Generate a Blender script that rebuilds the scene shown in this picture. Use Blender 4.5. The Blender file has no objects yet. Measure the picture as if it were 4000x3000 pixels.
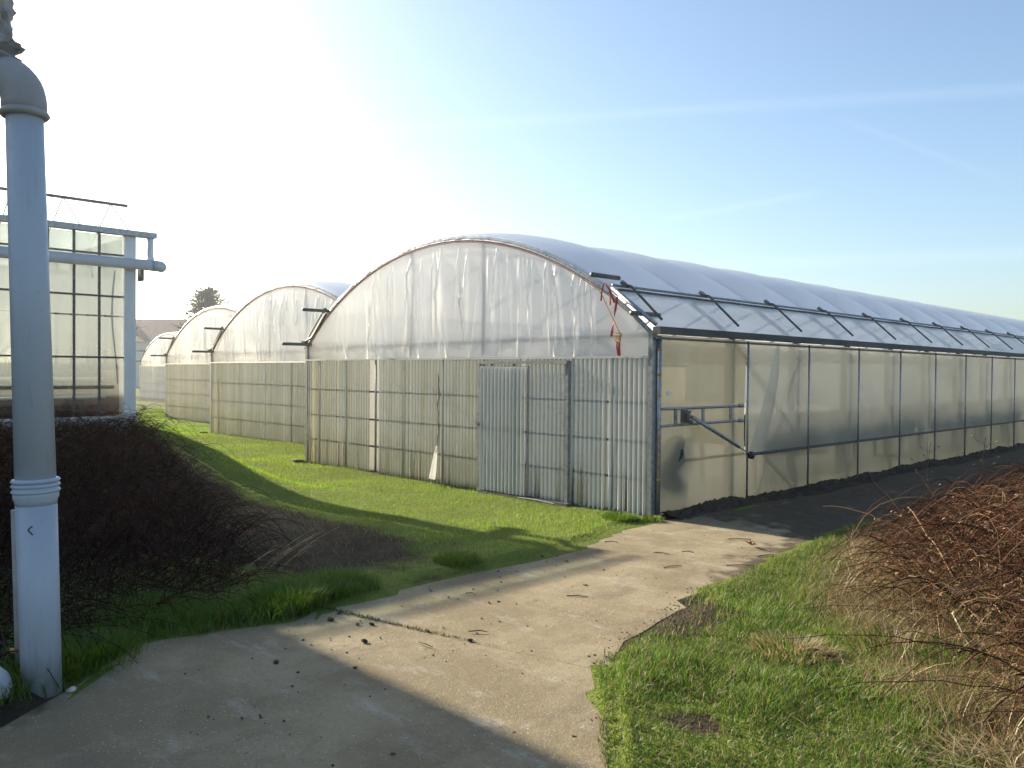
import bpy, math, random
import numpy as np
from mathutils import Vector, Matrix
random.seed(7); rng = np.random.default_rng(7)
SC = bpy.context.scene
COL = SC.collection
R = math.radians

# ------------------------------------------------------------------ camera
cam = bpy.data.cameras.new('camera'); cam.sensor_width = 36.0; cam.lens = 36.0 * 3236 / 4000
cam.clip_start = 0.05; cam.clip_end = 6000
co = bpy.data.objects.new('camera', cam); COL.objects.link(co)
co.location = (5.952, -8.225, 1.75)
co.rotation_euler = (Matrix.Rotation(math.pi / 2 - .7748, 3, 'Z') @ Matrix.Rotation(math.pi / 2 - .0142, 3, 'X') @ Matrix.Rotation(.0079, 3, 'Z')).to_euler()
SC.camera = co
# ------------------------------------------------------------------ sun and sky
SUN_EL, SUN_OFF = R(23.8), R(5.5)
to_sun = Vector((-math.cos(SUN_OFF) * math.cos(SUN_EL), -math.sin(SUN_OFF) * math.cos(SUN_EL), math.sin(SUN_EL)))
sl = bpy.data.lights.new('sun', 'SUN'); sl.energy = 5.0; sl.angle = R(.53); sl.color = (1.0, .92, .79)
so = bpy.data.objects.new('sun', sl); COL.objects.link(so); so.location = (-30, 0, 30)
so.rotation_euler = to_sun.to_track_quat('Z', 'Y').to_euler()
W = bpy.data.worlds.new('World'); SC.world = W; W.use_nodes = True
wn, wl = W.node_tree.nodes, W.node_tree.links
bg = wn['Background']
sky = wn.new('ShaderNodeTexSky'); sky.sky_type = 'NISHITA'; sky.sun_disc = False
sky.sun_elevation = SUN_EL; sky.sun_rotation = math.atan2(to_sun.x, to_sun.y)
sky.air_density = 1.0; sky.dust_density = 1.5; sky.ozone_density = 3.0; sky.altitude = 0
bg.inputs['Strength'].default_value = 0.112
tc = wn.new('ShaderNodeTexCoord')
def wmath(op, a, b=None, c=None):
    n = wn.new('ShaderNodeMath'); n.operation = op
    for i, v in enumerate((a, b, c)):
        if v is None: continue
        if isinstance(v, (int, float)): n.inputs[i].default_value = v
        else: wl.new(v, n.inputs[i])
    return n.outputs[0]
def wdot(vec):
    n = wn.new('ShaderNodeVectorMath'); n.operation = 'DOT_PRODUCT'
    wl.new(tc.outputs['Generated'], n.inputs[0]); n.inputs[1].default_value = vec
    return n.outputs['Value']
wnz = wn.new('ShaderNodeTexNoise'); wnz.inputs['Scale'].default_value = 9; wnz.inputs['Detail'].default_value = 5
wl.new(tc.outputs['Generated'], wnz.inputs['Vector'])
trail = None
# faint aircraft trails: great circle normal, middle direction, half length, half width, opacity
for nrm, mid, hl, wd, op in [((-.1579, .2507, -.9551), (-.50, .82, .287), .42, .010, .03),
                             ((.0239, .2332, -.9721), (-.50, .845, .19), .09, .007, .03),
                             ((-.0549, .1151, -.9918), (-.36, .92, .125), .22, .012, .03),
                             ((-.5005, .0468, -.8645), (-.325, .916, .237), .085, .006, .018)]:
    d = wmath('ABSOLUTE', wdot(nrm))
    d = wmath('ADD', d, wmath('MULTIPLY', wmath('SUBTRACT', wnz.outputs[0], .5), wd * .8))
    a = wn.new('ShaderNodeMapRange'); a.interpolation_type = 'SMOOTHSTEP'
    wl.new(d, a.inputs['Value']); a.inputs['From Min'].default_value = wd; a.inputs['From Max'].default_value = 0; a.inputs['To Max'].default_value = op
    m = Vector(mid).normalized(); b = wn.new('ShaderNodeMapRange'); b.interpolation_type = 'SMOOTHSTEP'
    wl.new(wdot(m), b.inputs['Value']); b.inputs['From Min'].default_value = math.cos(hl * 1.25); b.inputs['From Max'].default_value = math.cos(hl * .6)
    k = wmath('MULTIPLY', a.outputs[0], b.outputs[0])
    k = wmath('MULTIPLY', k, wmath('ADD', wnz.outputs[0], .45))
    trail = k if trail is None else wmath('ADD', trail, k)
mx = wn.new('ShaderNodeMix'); mx.data_type = 'RGBA'
wl.new(trail, mx.inputs['Factor']); wl.new(sky.outputs[0], mx.inputs[6]); mx.inputs[7].default_value = (9, 9.3, 9.6, 1)
wl.new(mx.outputs[2], bg.inputs['Color'])
# ------------------------------------------------------------------ exposure
SC.view_settings.view_transform = 'Standard'; SC.view_settings.look = 'None'
SC.view_settings.exposure = 1.15; SC.view_settings.gamma = 1.0
SC.view_settings.use_white_balance = True; SC.view_settings.white_balance_temperature = 7000; SC.view_settings.white_balance_tint = 8
SC.cycles.use_denoising = True
SC.cycles.max_bounces = 14; SC.cycles.diffuse_bounces = 6; SC.cycles.transmission_bounces = 10; SC.cycles.transparent_max_bounces = 24
SC.cycles.sample_clamp_indirect = 12

GLARE_DENSITY = .0013
# ------------------------------------------------------------------ helpers
def tag(o, label=None, cat=None, group=None, kind=None):
    if label: o['label'] = label
    if cat: o['category'] = cat
    if group: o['group'] = group
    if kind: o['kind'] = kind
    return o
def empty(name, loc=(0, 0, 0), rz=0):
    o = bpy.data.objects.new(name, None); o.location = loc; o.rotation_euler = (0, 0, rz); o.empty_display_size = .2
    COL.objects.link(o); return o
class MB:
    def __init__(s): s.v = []; s.f = []
    def add(s, vs, fs):
        b = len(s.v); s.v += [tuple(map(float, v)) for v in vs]; s.f += [tuple(b + i for i in f) for f in fs]; return s
    def box(s, x0, x1, y0, y1, z0, z1):
        return s.add([(x0, y0, z0), (x1, y0, z0), (x1, y1, z0), (x0, y1, z0), (x0, y0, z1), (x1, y0, z1), (x1, y1, z1), (x0, y1, z1)],
                     [(0, 3, 2, 1), (4, 5, 6, 7), (0, 1, 5, 4), (1, 2, 6, 5), (2, 3, 7, 6), (3, 0, 4, 7)])
    def tube(s, pts, r, n=8, caps=True):
        pts = [Vector(p) for p in pts]; k = len(pts); rs = r if hasattr(r, '__len__') else [r] * k
        b = len(s.v); prev = None
        for i, p in enumerate(pts):
            d = (pts[min(i + 1, k - 1)] - pts[max(i - 1, 0)])
            d = d.normalized() if d.length > 1e-9 else Vector((0, 0, 1))
            if prev is None:
                a = Vector((0, 0, 1)) if abs(d.z) < .9 else Vector((1, 0, 0)); x = d.cross(a).normalized()
            else:
                x = (prev - d * prev.dot(d)); x = x.normalized() if x.length > 1e-6 else d.orthogonal().normalized()
            prev = x; y = d.cross(x)
            for j in range(n):
                t = 2 * math.pi * j / n
                s.v.append(tuple(p + (x * math.cos(t) + y * math.sin(t)) * rs[i]))
        for i in range(k - 1):
            for j in range(n):
                j2 = (j + 1) % n
                s.f.append((b + i * n + j, b + i * n + j2, b + (i + 1) * n + j2, b + (i + 1) * n + j))
        if caps:
            s.f.append(tuple(b + j for j in reversed(range(n)))); s.f.append(tuple(b + (k - 1) * n + j for j in range(n)))
        return s
    def grid(s, P):   # P array (a,b,3)
        P = np.asarray(P, float); a, b = P.shape[:2]; o = len(s.v)
        s.v += [tuple(q) for q in P.reshape(-1, 3)]
        s.f += [(o + i * b + j, o + i * b + j + 1, o + (i + 1) * b + j + 1, o + (i + 1) * b + j) for i in range(a - 1) for j in range(b - 1)]
        return s
    def mesh(s, name, m, smooth=False):
        me = bpy.data.meshes.new(name); me.from_pydata(s.v, [], s.f); me.materials.append(m)
        if smooth: me.polygons.foreach_set('use_smooth', [True] * len(me.polygons))
        me.update(); return me
    def build(s, name, m, parent=None, smooth=False):
        return link(name, s.mesh(name, m, smooth), parent)
def link(name, me, parent=None, loc=None):
    o = bpy.data.objects.new(name, me); COL.objects.link(o)
    if parent: o.parent = parent
    if loc: o.location = loc
    return o
def lump(r, seed, sub=2, sq=(1, 1, .7), amp=.3):
    import bmesh
    bm = bmesh.new(); bmesh.ops.create_icosphere(bm, subdivisions=sub, radius=1)
    g = np.random.default_rng(seed); A = g.normal(size=(5, 3)) * 1.6; ph = g.uniform(0, 6, 5)
    vs = []
    for v in bm.verts:
        k = 1 + amp * sum(math.sin(v.co.dot(Vector(a)) + p) for a, p in zip(A, ph)) / 2.2
        vs.append((v.co.x * r * k * sq[0], v.co.y * r * k * sq[1], v.co.z * r * k * sq[2]))
    fs = [tuple(v.index for v in f.verts) for f in bm.faces]
    bm.free(); return vs, fs
def sm(t):
    t = np.clip(t, 0, 1); return t * t * (3 - 2 * t)

# ------------------------------------------------------------------ materials
class NT:
    def __init__(s, name):
        s.m = bpy.data.materials.new(name); s.m.use_nodes = True; t = s.m.node_tree; s.n, s.l = t.nodes, t.links
        for n in list(s.n): s.n.remove(n)
        s.out = s.n.new('ShaderNodeOutputMaterial'); s.tc = None
    def co(s, kind='Object'):
        if not s.tc: s.tc = s.n.new('ShaderNodeTexCoord')
        return s.tc.outputs[kind]
    def set(s, inp, v):
        if hasattr(v, 'links') or isinstance(v, bpy.types.NodeSocket): s.l.new(v, inp)
        elif isinstance(v, (tuple, list)) and len(v) == 3 and inp.type == 'RGBA': inp.default_value = (*v, 1)
        else: inp.default_value = v
    def node(s, t, **k):
        n = s.n.new(t)
        for a, v in k.items():
            if a.startswith('_'): setattr(n, a[1:], v)
            else: s.set(n.inputs[a.replace('__', ' ')], v)
        return n
    def noise(s, scale, detail=4, stretch=None, rough=.55, vec=None, world=False):
        v = vec or s.co('Object')
        if world: v = s.node('ShaderNodeNewGeometry').outputs['Position']
        if stretch: v = s.node('ShaderNodeMapping', Vector=v, Scale=stretch).outputs[0]
        return s.node('ShaderNodeTexNoise', Vector=v, Scale=scale, Detail=detail, Roughness=rough).outputs[0]
    def ramp(s, f, a, b, lo=0., hi=1.):
        n = s.node('ShaderNodeMapRange', _interpolation_type='SMOOTHSTEP'); s.set(n.inputs[0], f)
        n.inputs[1].default_value = a; n.inputs[2].default_value = b; n.inputs[3].default_value = lo; n.inputs[4].default_value = hi
        return n.outputs[0]
    def mix(s, f, a, b):
        n = s.node('ShaderNodeMix', _data_type='RGBA'); s.set(n.inputs[0], f); s.set(n.inputs[6], a); s.set(n.inputs[7], b); return n.outputs[2]
    def math(s, op, a, b):
        n = s.node('ShaderNodeMath', _operation=op); s.set(n.inputs[0], a); s.set(n.inputs[1], b); return n.outputs[0]
    def mixs(s, f, a, b):
        n = s.node('ShaderNodeMixShader'); s.set(n.inputs[0], f); s.l.new(a.outputs[0], n.inputs[1]); s.l.new(b.outputs[0], n.inputs[2]); return n
    def bump(s, h, strength=.3, dist=.01):
        return s.node('ShaderNodeBump', Height=h, Strength=strength, Distance=dist).outputs[0]
    def sepz(s, kind='Object', i=2):
        return s.node('ShaderNodeSeparateXYZ', Vector=s.co(kind)).outputs[i]
    def done(s, sh): s.l.new(sh.outputs[0], s.out.inputs[0]); return s.m
def solid(name, c1, c2=None, rough=.6, metal=0., scale=8, stretch=None, bump=0., spec=.4, lo=.35, hi=.7):
    t = NT(name); c = c1
    if c2:
        f = t.ramp(t.noise(scale, 5, stretch), lo, hi); c = t.mix(f, c1, c2)
    p = t.node('ShaderNodeBsdfPrincipled', Base__Color=c, Roughness=rough, Metallic=metal); p.inputs['Specular IOR Level'].default_value = spec
    if bump: t.l.new(t.bump(t.noise(scale * 6, 4), bump, .01), p.inputs['Normal'])
    return t.done(p)
def filmmat(name, c1, c2, transl, transp, scale=1.5, stretch=(1, 1, .4), gloss=.35, rough=.3, extra=None, bump=0.):
    t = NT(name); f = t.ramp(t.noise(scale, 5, stretch), .38, .72)
    c = t.mix(f, c1, c2)
    if extra: c = extra(t, c)
    nr = {}
    if bump: nr = dict(Normal=t.bump(t.noise(9, 3, (1, 1, .25)), bump, .02))
    d = t.node('ShaderNodeBsdfDiffuse', Color=c, **nr); tr = t.node('ShaderNodeBsdfTranslucent', Color=c)
    m = t.mixs(transl, d, tr)
    m = t.mixs(transp, m, t.node('ShaderNodeBsdfTransparent', Color=(.93, .93, .9)))
    g = t.node('ShaderNodeBsdfGlossy', Color=(1, 1, 1), Roughness=rough, **nr)
    fr = t.node('ShaderNodeFresnel', IOR=1.45).outputs[0]
    return t.done(t.mixs(t.math('MULTIPLY', fr, gloss), m, g))
def valley_shade(t, c):       # shade painted into the valleys of the corrugation so the ribs stand out
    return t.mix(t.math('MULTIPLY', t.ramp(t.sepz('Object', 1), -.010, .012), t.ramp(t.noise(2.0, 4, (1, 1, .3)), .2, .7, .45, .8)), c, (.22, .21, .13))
def algae(t, c):        # green film creeping up from the foot of the sheet and brown runs below its top edge
    z = t.sepz(); n = t.noise(3.0, 5, (1, 1, .35))
    f = t.math('MULTIPLY', t.ramp(t.math('ADD', z, t.math('MULTIPLY', n, -1.1)), .35, -.45), .6)
    c = t.mix(f, c, (.28, .27, .08)); c = valley_shade(t, c)
    n2 = t.noise(2.2, 4, (2.2, 2.2, .12)); f2 = t.math('MULTIPLY', t.ramp(n2, .48, .72), .55)
    return t.mix(f2, c, (.42, .36, .18))
MAT = {}
MAT['film'] = filmmat('polythene', (.90, .90, .87), (.82, .81, .75), .62, .07, bump=.15)
MAT['gable'] = filmmat('gable_polythene', (.96, .96, .94), (.92, .91, .88), .68, .05, gloss=.9, rough=.25)
MAT['roof'] = filmmat('roof_polythene', (.94, .95, .97), (.89, .91, .94), .70, .03, scale=.5, gloss=.55, rough=.35)
MAT['vent'] = filmmat('vent_polythene', (.78, .77, .74), (.58, .57, .51), .55, .10, scale=2.2, stretch=(1, .5, 1), gloss=.35, rough=.3)
MAT['oldfilm'] = filmmat('aged_polythene', (.56, .51, .37), (.47, .43, .30), .62, .10, scale=.9, gloss=.3)
MAT['curtain'] = filmmat('curtain_polythene', (.57, .54, .445), (.48, .455, .37), .62, .16, scale=.8, stretch=(1, .5, 1.6), gloss=.3, bump=.2)
MAT['fold'] = filmmat('folded_polythene', (.5, .5, .5), (.42, .42, .42), .6, .35, gloss=.12)
MAT['inner'] = filmmat('inner_polythene', (.86, .82, .71), (.76, .71, .58), .70, .03, scale=.8, stretch=(1, 1, .5), gloss=.1)
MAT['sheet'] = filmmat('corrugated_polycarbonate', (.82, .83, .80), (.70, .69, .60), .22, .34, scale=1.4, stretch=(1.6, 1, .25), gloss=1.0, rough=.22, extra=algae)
MAT['sheetclear'] = filmmat('newer_polycarbonate', (.84, .87, .90), (.78, .80, .80), .20, .32, scale=1.4, stretch=(1.6, 1, .25), gloss=1.0, rough=.22, extra=valley_shade)
MAT['steel'] = solid('galvanised_steel', (.36, .37, .39), (.24, .25, .27), .45, .7, 18, bump=.05)
MAT['steeldark'] = solid('weathered_steel', (.15, .145, .14), (.09, .085, .08), .6, .3, 14, bump=.1)
MAT['gutter'] = solid('grimy_gutter', (.10, .095, .085), (.06, .055, .05), .7, .1, 6, (1, .2, 1), bump=.1)
MAT['alu'] = solid('aluminium', (.78, .78, .76), (.62, .62, .6), .35, .6, 20)
MAT['rubber'] = solid('black_rubber', (.02, .02, .02), (.035, .035, .035), .5)
MAT['red'] = solid('red_webbing', (.45, .05, .04), (.30, .03, .03), .7, 0, 30)
MAT['redcord'] = solid('red_cord', (.60, .26, .22), (.45, .16, .14), .8, 0, 30)
MAT['brass'] = solid('worn_brass', (.65, .45, .25), (.4, .3, .2), .35, .7, 40)
MAT['rust'] = solid('rust_tape', (.50, .30, .10), (.30, .15, .06), .8, 0, 40)
MAT['sticker'] = solid('faded_label', (.72, .70, .74), (.62, .55, .58), .6, 0, 25)
MAT['pvc'] = solid('grey_pvc', (.44, .49, .57), (.38, .42, .49), .42, 0, 3, (1, 1, .3), spec=.45, lo=.3, hi=.8, bump=.03)
def pipemat():
    t = NT('scuffed_grey_pvc'); c = t.mix(t.ramp(t.noise(2.5, 5, (1, 1, .25)), .35, .7), (.45, .49, .545), (.385, .42, .47))
    c = t.mix(t.math('MULTIPLY', t.ramp(t.noise(7, 6, (2.5, 2.5, .3), rough=.7), .56, .72), .45), c, (.26, .27, .27))
    c = t.mix(t.math('MULTIPLY', t.ramp(t.noise(45, 4, (1, 1, .5), rough=.7), .62, .74), .5), c, (.20, .20, .20))
    c = t.mix(t.ramp(t.math('ADD', t.sepz(), t.math('MULTIPLY', t.noise(9, 5), .35)), .42, .12, 0, .65), c, (.12, .12, .085))
    p = t.node('ShaderNodeBsdfPrincipled', Base__Color=c, Roughness=t.ramp(t.noise(12, 4), .3, .7, .35, .6)); p.inputs['Specular IOR Level'].default_value = .4
    t.l.new(t.bump(t.noise(30, 4), .06, .01), p.inputs['Normal']); return t.done(p)
MAT['pipe'] = pipemat()
MAT['pvcdark'] = solid('dark_grey_pvc', (.40, .37, .36), (.31, .285, .275), .55, 0, 5)
MAT['wrap'] = solid('ragged_lagging', (.34, .33, .32), (.17, .165, .16), .85, 0, 9, bump=.6)
MAT['white'] = solid('white_paint', (.74, .75, .76), (.60, .61, .62), .5, 0, 3, (1, 1, .3), bump=.03)
MAT['whiteplastic'] = solid('white_plastic_sack', (.62, .64, .68), (.5, .52, .56), .5, 0, 6)
MAT['render'] = solid('white_render', (.66, .66, .66), (.56, .56, .55), .8, 0, 2)
MAT['tile'] = solid('roof_tiles', (.20, .125, .105), (.15, .10, .085), .8, 0, 3, bump=.3)
MAT['brick'] = solid('brick_wall', (.30, .15, .10), (.20, .10, .07), .85, 0, 3, bump=.3)
MAT['bark'] = solid('bark', (.07, .055, .045), (.04, .032, .027), .9, 0, 20, bump=.4)
MAT['stone'] = solid('grey_stone', (.16, .145, .125), (.09, .08, .068), .9, 0, 60, bump=.5)
MAT['clod'] = solid('dried_mud', (.085, .065, .045), (.045, .034, .024), .95, 0, 70, bump=.6)
MAT['pebble'] = solid('pale_pebble', (.6, .57, .48), (.5, .47, .4), .6, 0, 20)
MAT['seed'] = solid('seed_husk', (.34, .25, .15), (.24, .17, .10), .8, 0, 40)
MAT['twig'] = solid('twig', (.17, .12, .075), (.09, .06, .04), .85, 0, 40)
MAT['deadleaf'] = solid('dead_leaf', (.26, .12, .05), (.14, .07, .035), .8, 0, 40)
MAT['dark'] = solid('dark_sacking', (.035, .035, .04), (.02, .02, .022), .9, 0, 8)
MAT['bench'] = solid('bench_timber', (.12, .10, .075), (.07, .06, .05), .85, 0, 8)
def glassmat():
    t = NT('grimy_glass'); f = t.math('MULTIPLY', t.ramp(t.noise(1.3, 5, (1, 1, .6)), .35, .75, .55, .78), t.ramp(t.math('ADD', t.sepz(), t.math('MULTIPLY', t.noise(1.1, 4), .8)), .6, 2.6, .10, 1.0))
    d = t.mixs(.6, t.node('ShaderNodeBsdfDiffuse', Color=(.42, .44, .44)), t.node('ShaderNodeBsdfTranslucent', Color=(.44, .46, .45)))
    m = t.mixs(f, t.node('ShaderNodeBsdfTransparent', Color=(.84, .87, .85)), d)
    fr = t.node('ShaderNodeFresnel', IOR=1.5).outputs[0]
    return t.done(t.mixs(fr, m, t.node('ShaderNodeBsdfGlossy', Color=(1, 1, 1), Roughness=.03)))
MAT['glass'] = glassmat()
def clearglass():
    t = NT('clear_roof_glass'); d = t.mixs(.7, t.node('ShaderNodeBsdfDiffuse', Color=(.7, .72, .7)), t.node('ShaderNodeBsdfTranslucent', Color=(.85, .87, .85)))
    m = t.mixs(.10, t.node('ShaderNodeBsdfTransparent', Color=(.9, .95, .93)), d)
    return t.done(t.mixs(.04, m, t.node('ShaderNodeBsdfGlossy', Color=(1, 1, 1), Roughness=.05)))
MAT['roofglass'] = clearglass()
def concretemat():
    t = NT('worn_concrete'); P = dict(world=True)
    a = t.ramp(t.noise(.9, 8, rough=.65, **P), .40, .62); c = t.mix(a, (.215, .168, .098), (.315, .255, .155))
    b = t.ramp(t.noise(2.6, 8, (.6, 1.5, 1), rough=.7, world=True), .52, .70); c = t.mix(t.math('MULTIPLY', b, .6), c, (.42, .385, .32))
    d = t.ramp(t.noise(1.7, 7, (1.2, .7, 1), rough=.65, world=True), .55, .70); c = t.mix(t.math('MULTIPLY', d, .7), c, (.17, .135, .09))
    e = t.ramp(t.noise(38, 4, rough=.7, **P), .54, .70); c = t.mix(t.math('MULTIPLY', e, .6), c, (.14, .12, .095))
    g = t.ramp(t.noise(75, 3, **P), .62, .72); c = t.mix(t.math('MULTIPLY', g, .6), c, (.62, .58, .50))
    # earth trodden in along the right-hand edge and spread under the tunnel side
    at = t.node('ShaderNodeAttribute', _attribute_name='earth').outputs['Fac']
    h = t.ramp(t.math('ADD', at, t.math('MULTIPLY', t.math('SUBTRACT', t.noise(3.2, 6, world=True), .5), 1.6)), .35, .75)
    c = t.mix(t.math('MULTIPLY', h, .88), c, t.mix(t.ramp(t.noise(6, 6, rough=.7, world=True), .35, .7), (.045, .032, .019), (.085, .062, .037)))
    p = t.node('ShaderNodeBsdfPrincipled', Base__Color=c, Roughness=.88); p.inputs['Specular IOR Level'].default_value = .25
    hb = t.math('ADD', t.noise(110, 3, **P), t.math('MULTIPLY', t.noise(14, 5, **P), 1.5))
    t.l.new(t.bump(hb, .6, .008), p.inputs['Normal']); return t.done(p)
MAT['concrete'] = concretemat()
def groundmat():
    t = NT('earth_and_turf'); P = dict(world=True)
    a = t.ramp(t.noise(1.6, 6, **P), .3, .7); soil = t.mix(a, (.040, .028, .018), (.072, .051, .031))
    soil = t.mix(t.ramp(t.noise(26, 4, **P), .5, .75), soil, (.03, .022, .015))
    gr = t.mix(t.ramp(t.noise(2.2, 6, **P), .3, .7), (.12, .165, .025), (.16, .19, .04))
    gr = t.mix(t.ramp(t.noise(30, 3, **P), .45, .75), gr, (.09, .11, .02))
    z = t.node('ShaderNodeAttribute', _attribute_name='turf').outputs['Fac']
    f = t.ramp(t.math('ADD', z, t.math('MULTIPLY', t.math('SUBTRACT', t.noise(2.8, 5, **P), .5), .9)), .35, .65)
    c = t.mix(f, soil, gr)
    p = t.node('ShaderNodeBsdfPrincipled', Base__Color=c, Roughness=.95); p.inputs['Specular IOR Level'].default_value = .15
    t.l.new(t.bump(t.math('ADD', t.noise(45, 4, **P), t.math('MULTIPLY', t.noise(9, 4, **P), 2.)), .8, .03), p.inputs['Normal'])
    return t.done(p)
MAT['ground'] = groundmat()
def blademat(name, trans=.45, rough=.45, gloss=.10):
    t = NT(name); c = t.node('ShaderNodeAttribute', _attribute_name='Col').outputs['Color']
    m = t.mixs(trans, t.node('ShaderNodeBsdfDiffuse', Color=c), t.node('ShaderNodeBsdfTranslucent', Color=c))
    if gloss: m = t.mixs(gloss, m, t.node('ShaderNodeBsdfGlossy', Color=(1, 1, .9), Roughness=rough))
    return t.done(m)
MAT['blade'] = blademat('grass_blades', .55, .5, .025)
MAT['straw'] = blademat('dry_straw', .3, .5, .04)
MAT['cane'] = blademat('bramble_canes', 0., .5, .012)
MAT['needle'] = blademat('conifer_needles', .2, .5, 0)

# ------------------------------------------------------------------ the lie of the land
ROAD_Y = [-14, -8.0, -7.2, -6.87, -6.21, -5.28, -4.79, -4.06, -2.25, -1.4, -.83, -.3, .3, 60]
ROAD_XL = [2.8, 2.0, 1.38, 1.12, .54, .80, .55, .51, .51, .33, .12, .14, .28, .30]
ROAD_YR = [-14, -8.2, -7.0, -6.0, -5.34, -4.37, -3.89, -2.32, -1.26, .64, 60]
ROAD_XR = [7.6, 6.6, 5.4, 4.3, 3.63, 2.83, 2.63, 2.33, 2.21, 2.0, 2.0]
xl = lambda y: np.interp(y, ROAD_Y, ROAD_XL)
xr = lambda y: np.interp(y, ROAD_YR, ROAD_XR)
bramx = lambda y: np.interp(y, [-9, -5, -3.9, -3.1, -2.3, -.7, .8, 3], [10, 5.9, 4.62, 4.05, 3.30, 2.70, 2.42, 2.6])
_w = np.random.default_rng(3); _A = _w.normal(size=(10, 2)) * np.linspace(.4, 3.5, 10)[:, None]; _ph = _w.uniform(0, 6.28, 10); _am = .02 / np.linspace(1, 2.6, 10)
def wob(x, y):
    return sum(a * np.sin(A[0] * x + A[1] * y + p) for A, p, a in zip(_A, _ph, _am))
def gz(x, y):
    x = np.asarray(x, float); y = np.asarray(y, float)
    bank = .70 * sm((-3.5 - x) / 4.2) * sm((-1.35 - y) / 1.5)
    mound = .62 * sm((x - bramx(y) - .05) / 1.9) * sm((3.4 - y) / 2.4) * sm((12 - x) / 3)
    near = sm((60 - np.hypot(x, y)) / 30)
    inr = np.minimum(sm((x - xl(y) - .0) / .12), sm((xr(y) - x - .0) / .12)) * (y < 60)
    z = bank + mound + (wob(x, y) * .6 + .012) * near
    onroad = (x > xl(y) + .16) & (x < xr(y) - .16) & (y < 42)
    lip = (x > xl(y) - .10) & (x < xr(y) + .10) & (y < 42); z = np.where(lip, np.minimum(z, .001), z)
    return np.where(onroad, -.018, np.where(np.abs(x) + np.abs(y) > 200, -.03, z * (1 - inr * .0)))
def turf(x, y):      # 1 where grass grows, 0 on bare earth
    t = np.ones_like(x)
    ins = (x > -48) & (x < .25) & (y > np.where(x > -8, 0.05, np.where(x > -16, 1.8, np.where(x > -24, 3.75, 9.5)))) & (y < 48)
    t[ins] = 0
    bare = np.clip(1.25 - np.hypot((x + 2.1) / 2.3, (y + 3.85) / .95), 0, 1) * 1.6
    t -= bare
    t -= np.clip(1.15 - np.hypot((x + 5.6) / 4.7, (y + 5.0) / 2.3), 0, 1) * 1.6
    t -= np.clip(1.2 - np.hypot((x - 2.62) / .55, (y + 3.3) / .95), 0, 1) * 1.0     # scuffed verge
    t -= np.clip(1.1 - np.hypot((x - 3.72) / .4, (y + 4.75) / .3), 0, 1) * .8
    t -= sm((x - bramx(y) - .2) / .8) * .8 * (y < 3)
    t -= ((x > .2) & (y > .3) & (x < 9) & (y > 2.2)) * .75
    t -= sm((.8 - np.abs(x + .05) * 3) / .5) * ((y > .05)) * 1.0
    t -= ((x > xl(y) - .07) & (x < xr(y) + .08) & (y < 42)) * .3
    t -= sm((-6.6 - y) / .4) * (x < xl(y)) * .7
    return np.clip(t, 0, 1)
def axis(a, b, step, far):
    c = list(np.arange(a, b + 1e-6, step)); d = step
    while c[-1] < far: d *= 1.35; c.append(c[-1] + d)
    d = step
    while c[0] > -far: d *= 1.35; c.insert(0, c[0] - d)
    return np.array(c)
gx, gy = axis(-13, 9, .09, 2500), axis(-10, 5, .09, 2500)
GX, GY = np.meshgrid(gx, gy, indexing='ij')
mb = MB(); mb.grid(np.stack([GX, GY, gz(GX, GY)], -1))
mb.f = [f[::-1] for f in mb.f]
ground = mb.build('ground', MAT['ground'], smooth=True); tag(ground, kind='structure')
at = ground.data.attributes.new('turf', 'FLOAT', 'POINT'); at.data.foreach_set('value', turf(GX.ravel(), GY.ravel()))

# concrete road in separate slabs
road = empty('concrete_road', (0, 0, 0)); tag(road, kind='structure')
def slab(y0, y1):
    n = max(3, int((y1 - y0) / .16)); rows = np.linspace(y0, y1, n); fs = np.linspace(0, 1, 15)
    top = np.zeros((n, 15, 3)); ea = np.zeros((n, 15))
    for i, yy in enumerate(rows):
        for j, f in enumerate(fs):
            y = yy + .236 * f * 2.15; a, b = xl(y), xr(y)
            jit = (.010 * math.sin(yy * 9.1 + j) + .008 * math.sin(yy * 23)) * (j in (0, 14))
            x = a + (b - a) * f + jit
            top[i, j] = (x, y, .004 * math.sin(x * 2.3 + y) + .003 * math.sin(y * 3.1))
            ea[i, j] = sm((f - .55) / .5) * sm((y + 3.2) / 2.2) * .75 + sm((.12 - f) / .12) * .42 + sm((y + .2) / 1.2) * .85 + .3 * sm((f - .86) / .14)
    mb = MB(); mb.grid(top)
    ring = [(i, 0) for i in range(n)] + [(n - 1, j) for j in range(1, 15)] + [(i, 14) for i in range(n - 2, -1, -1)] + [(0, j) for j in range(13, 0, -1)]
    b = len(mb.v); mb.v += [(*top[i, j, :2], -.12) for i, j in ring]; m = len(ring)
    for k in range(m):
        k2 = (k + 1) % m; i, j = ring[k]; i2, j2 = ring[k2]
        mb.f.append((i * 15 + j, i2 * 15 + j2, b + k2, b + k))
    mb.f = [tuple(f) if q >= (n - 1) * 14 else tuple(reversed(f)) for q, f in enumerate(mb.f)]
    o = mb.build('slab', MAT['concrete'], road)
    a = o.data.attributes.new('earth', 'FLOAT', 'POINT')
    a.data.foreach_set('value', np.concatenate([ea.ravel(), np.zeros(m)]))
ys = [-13, -4.95, .75, 6.2, 11.7, 17.2, 22.7, 28.2, 40]
for a, b in zip(ys[:-1], ys[1:]): slab(a + .0015, b - .0015)

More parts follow.
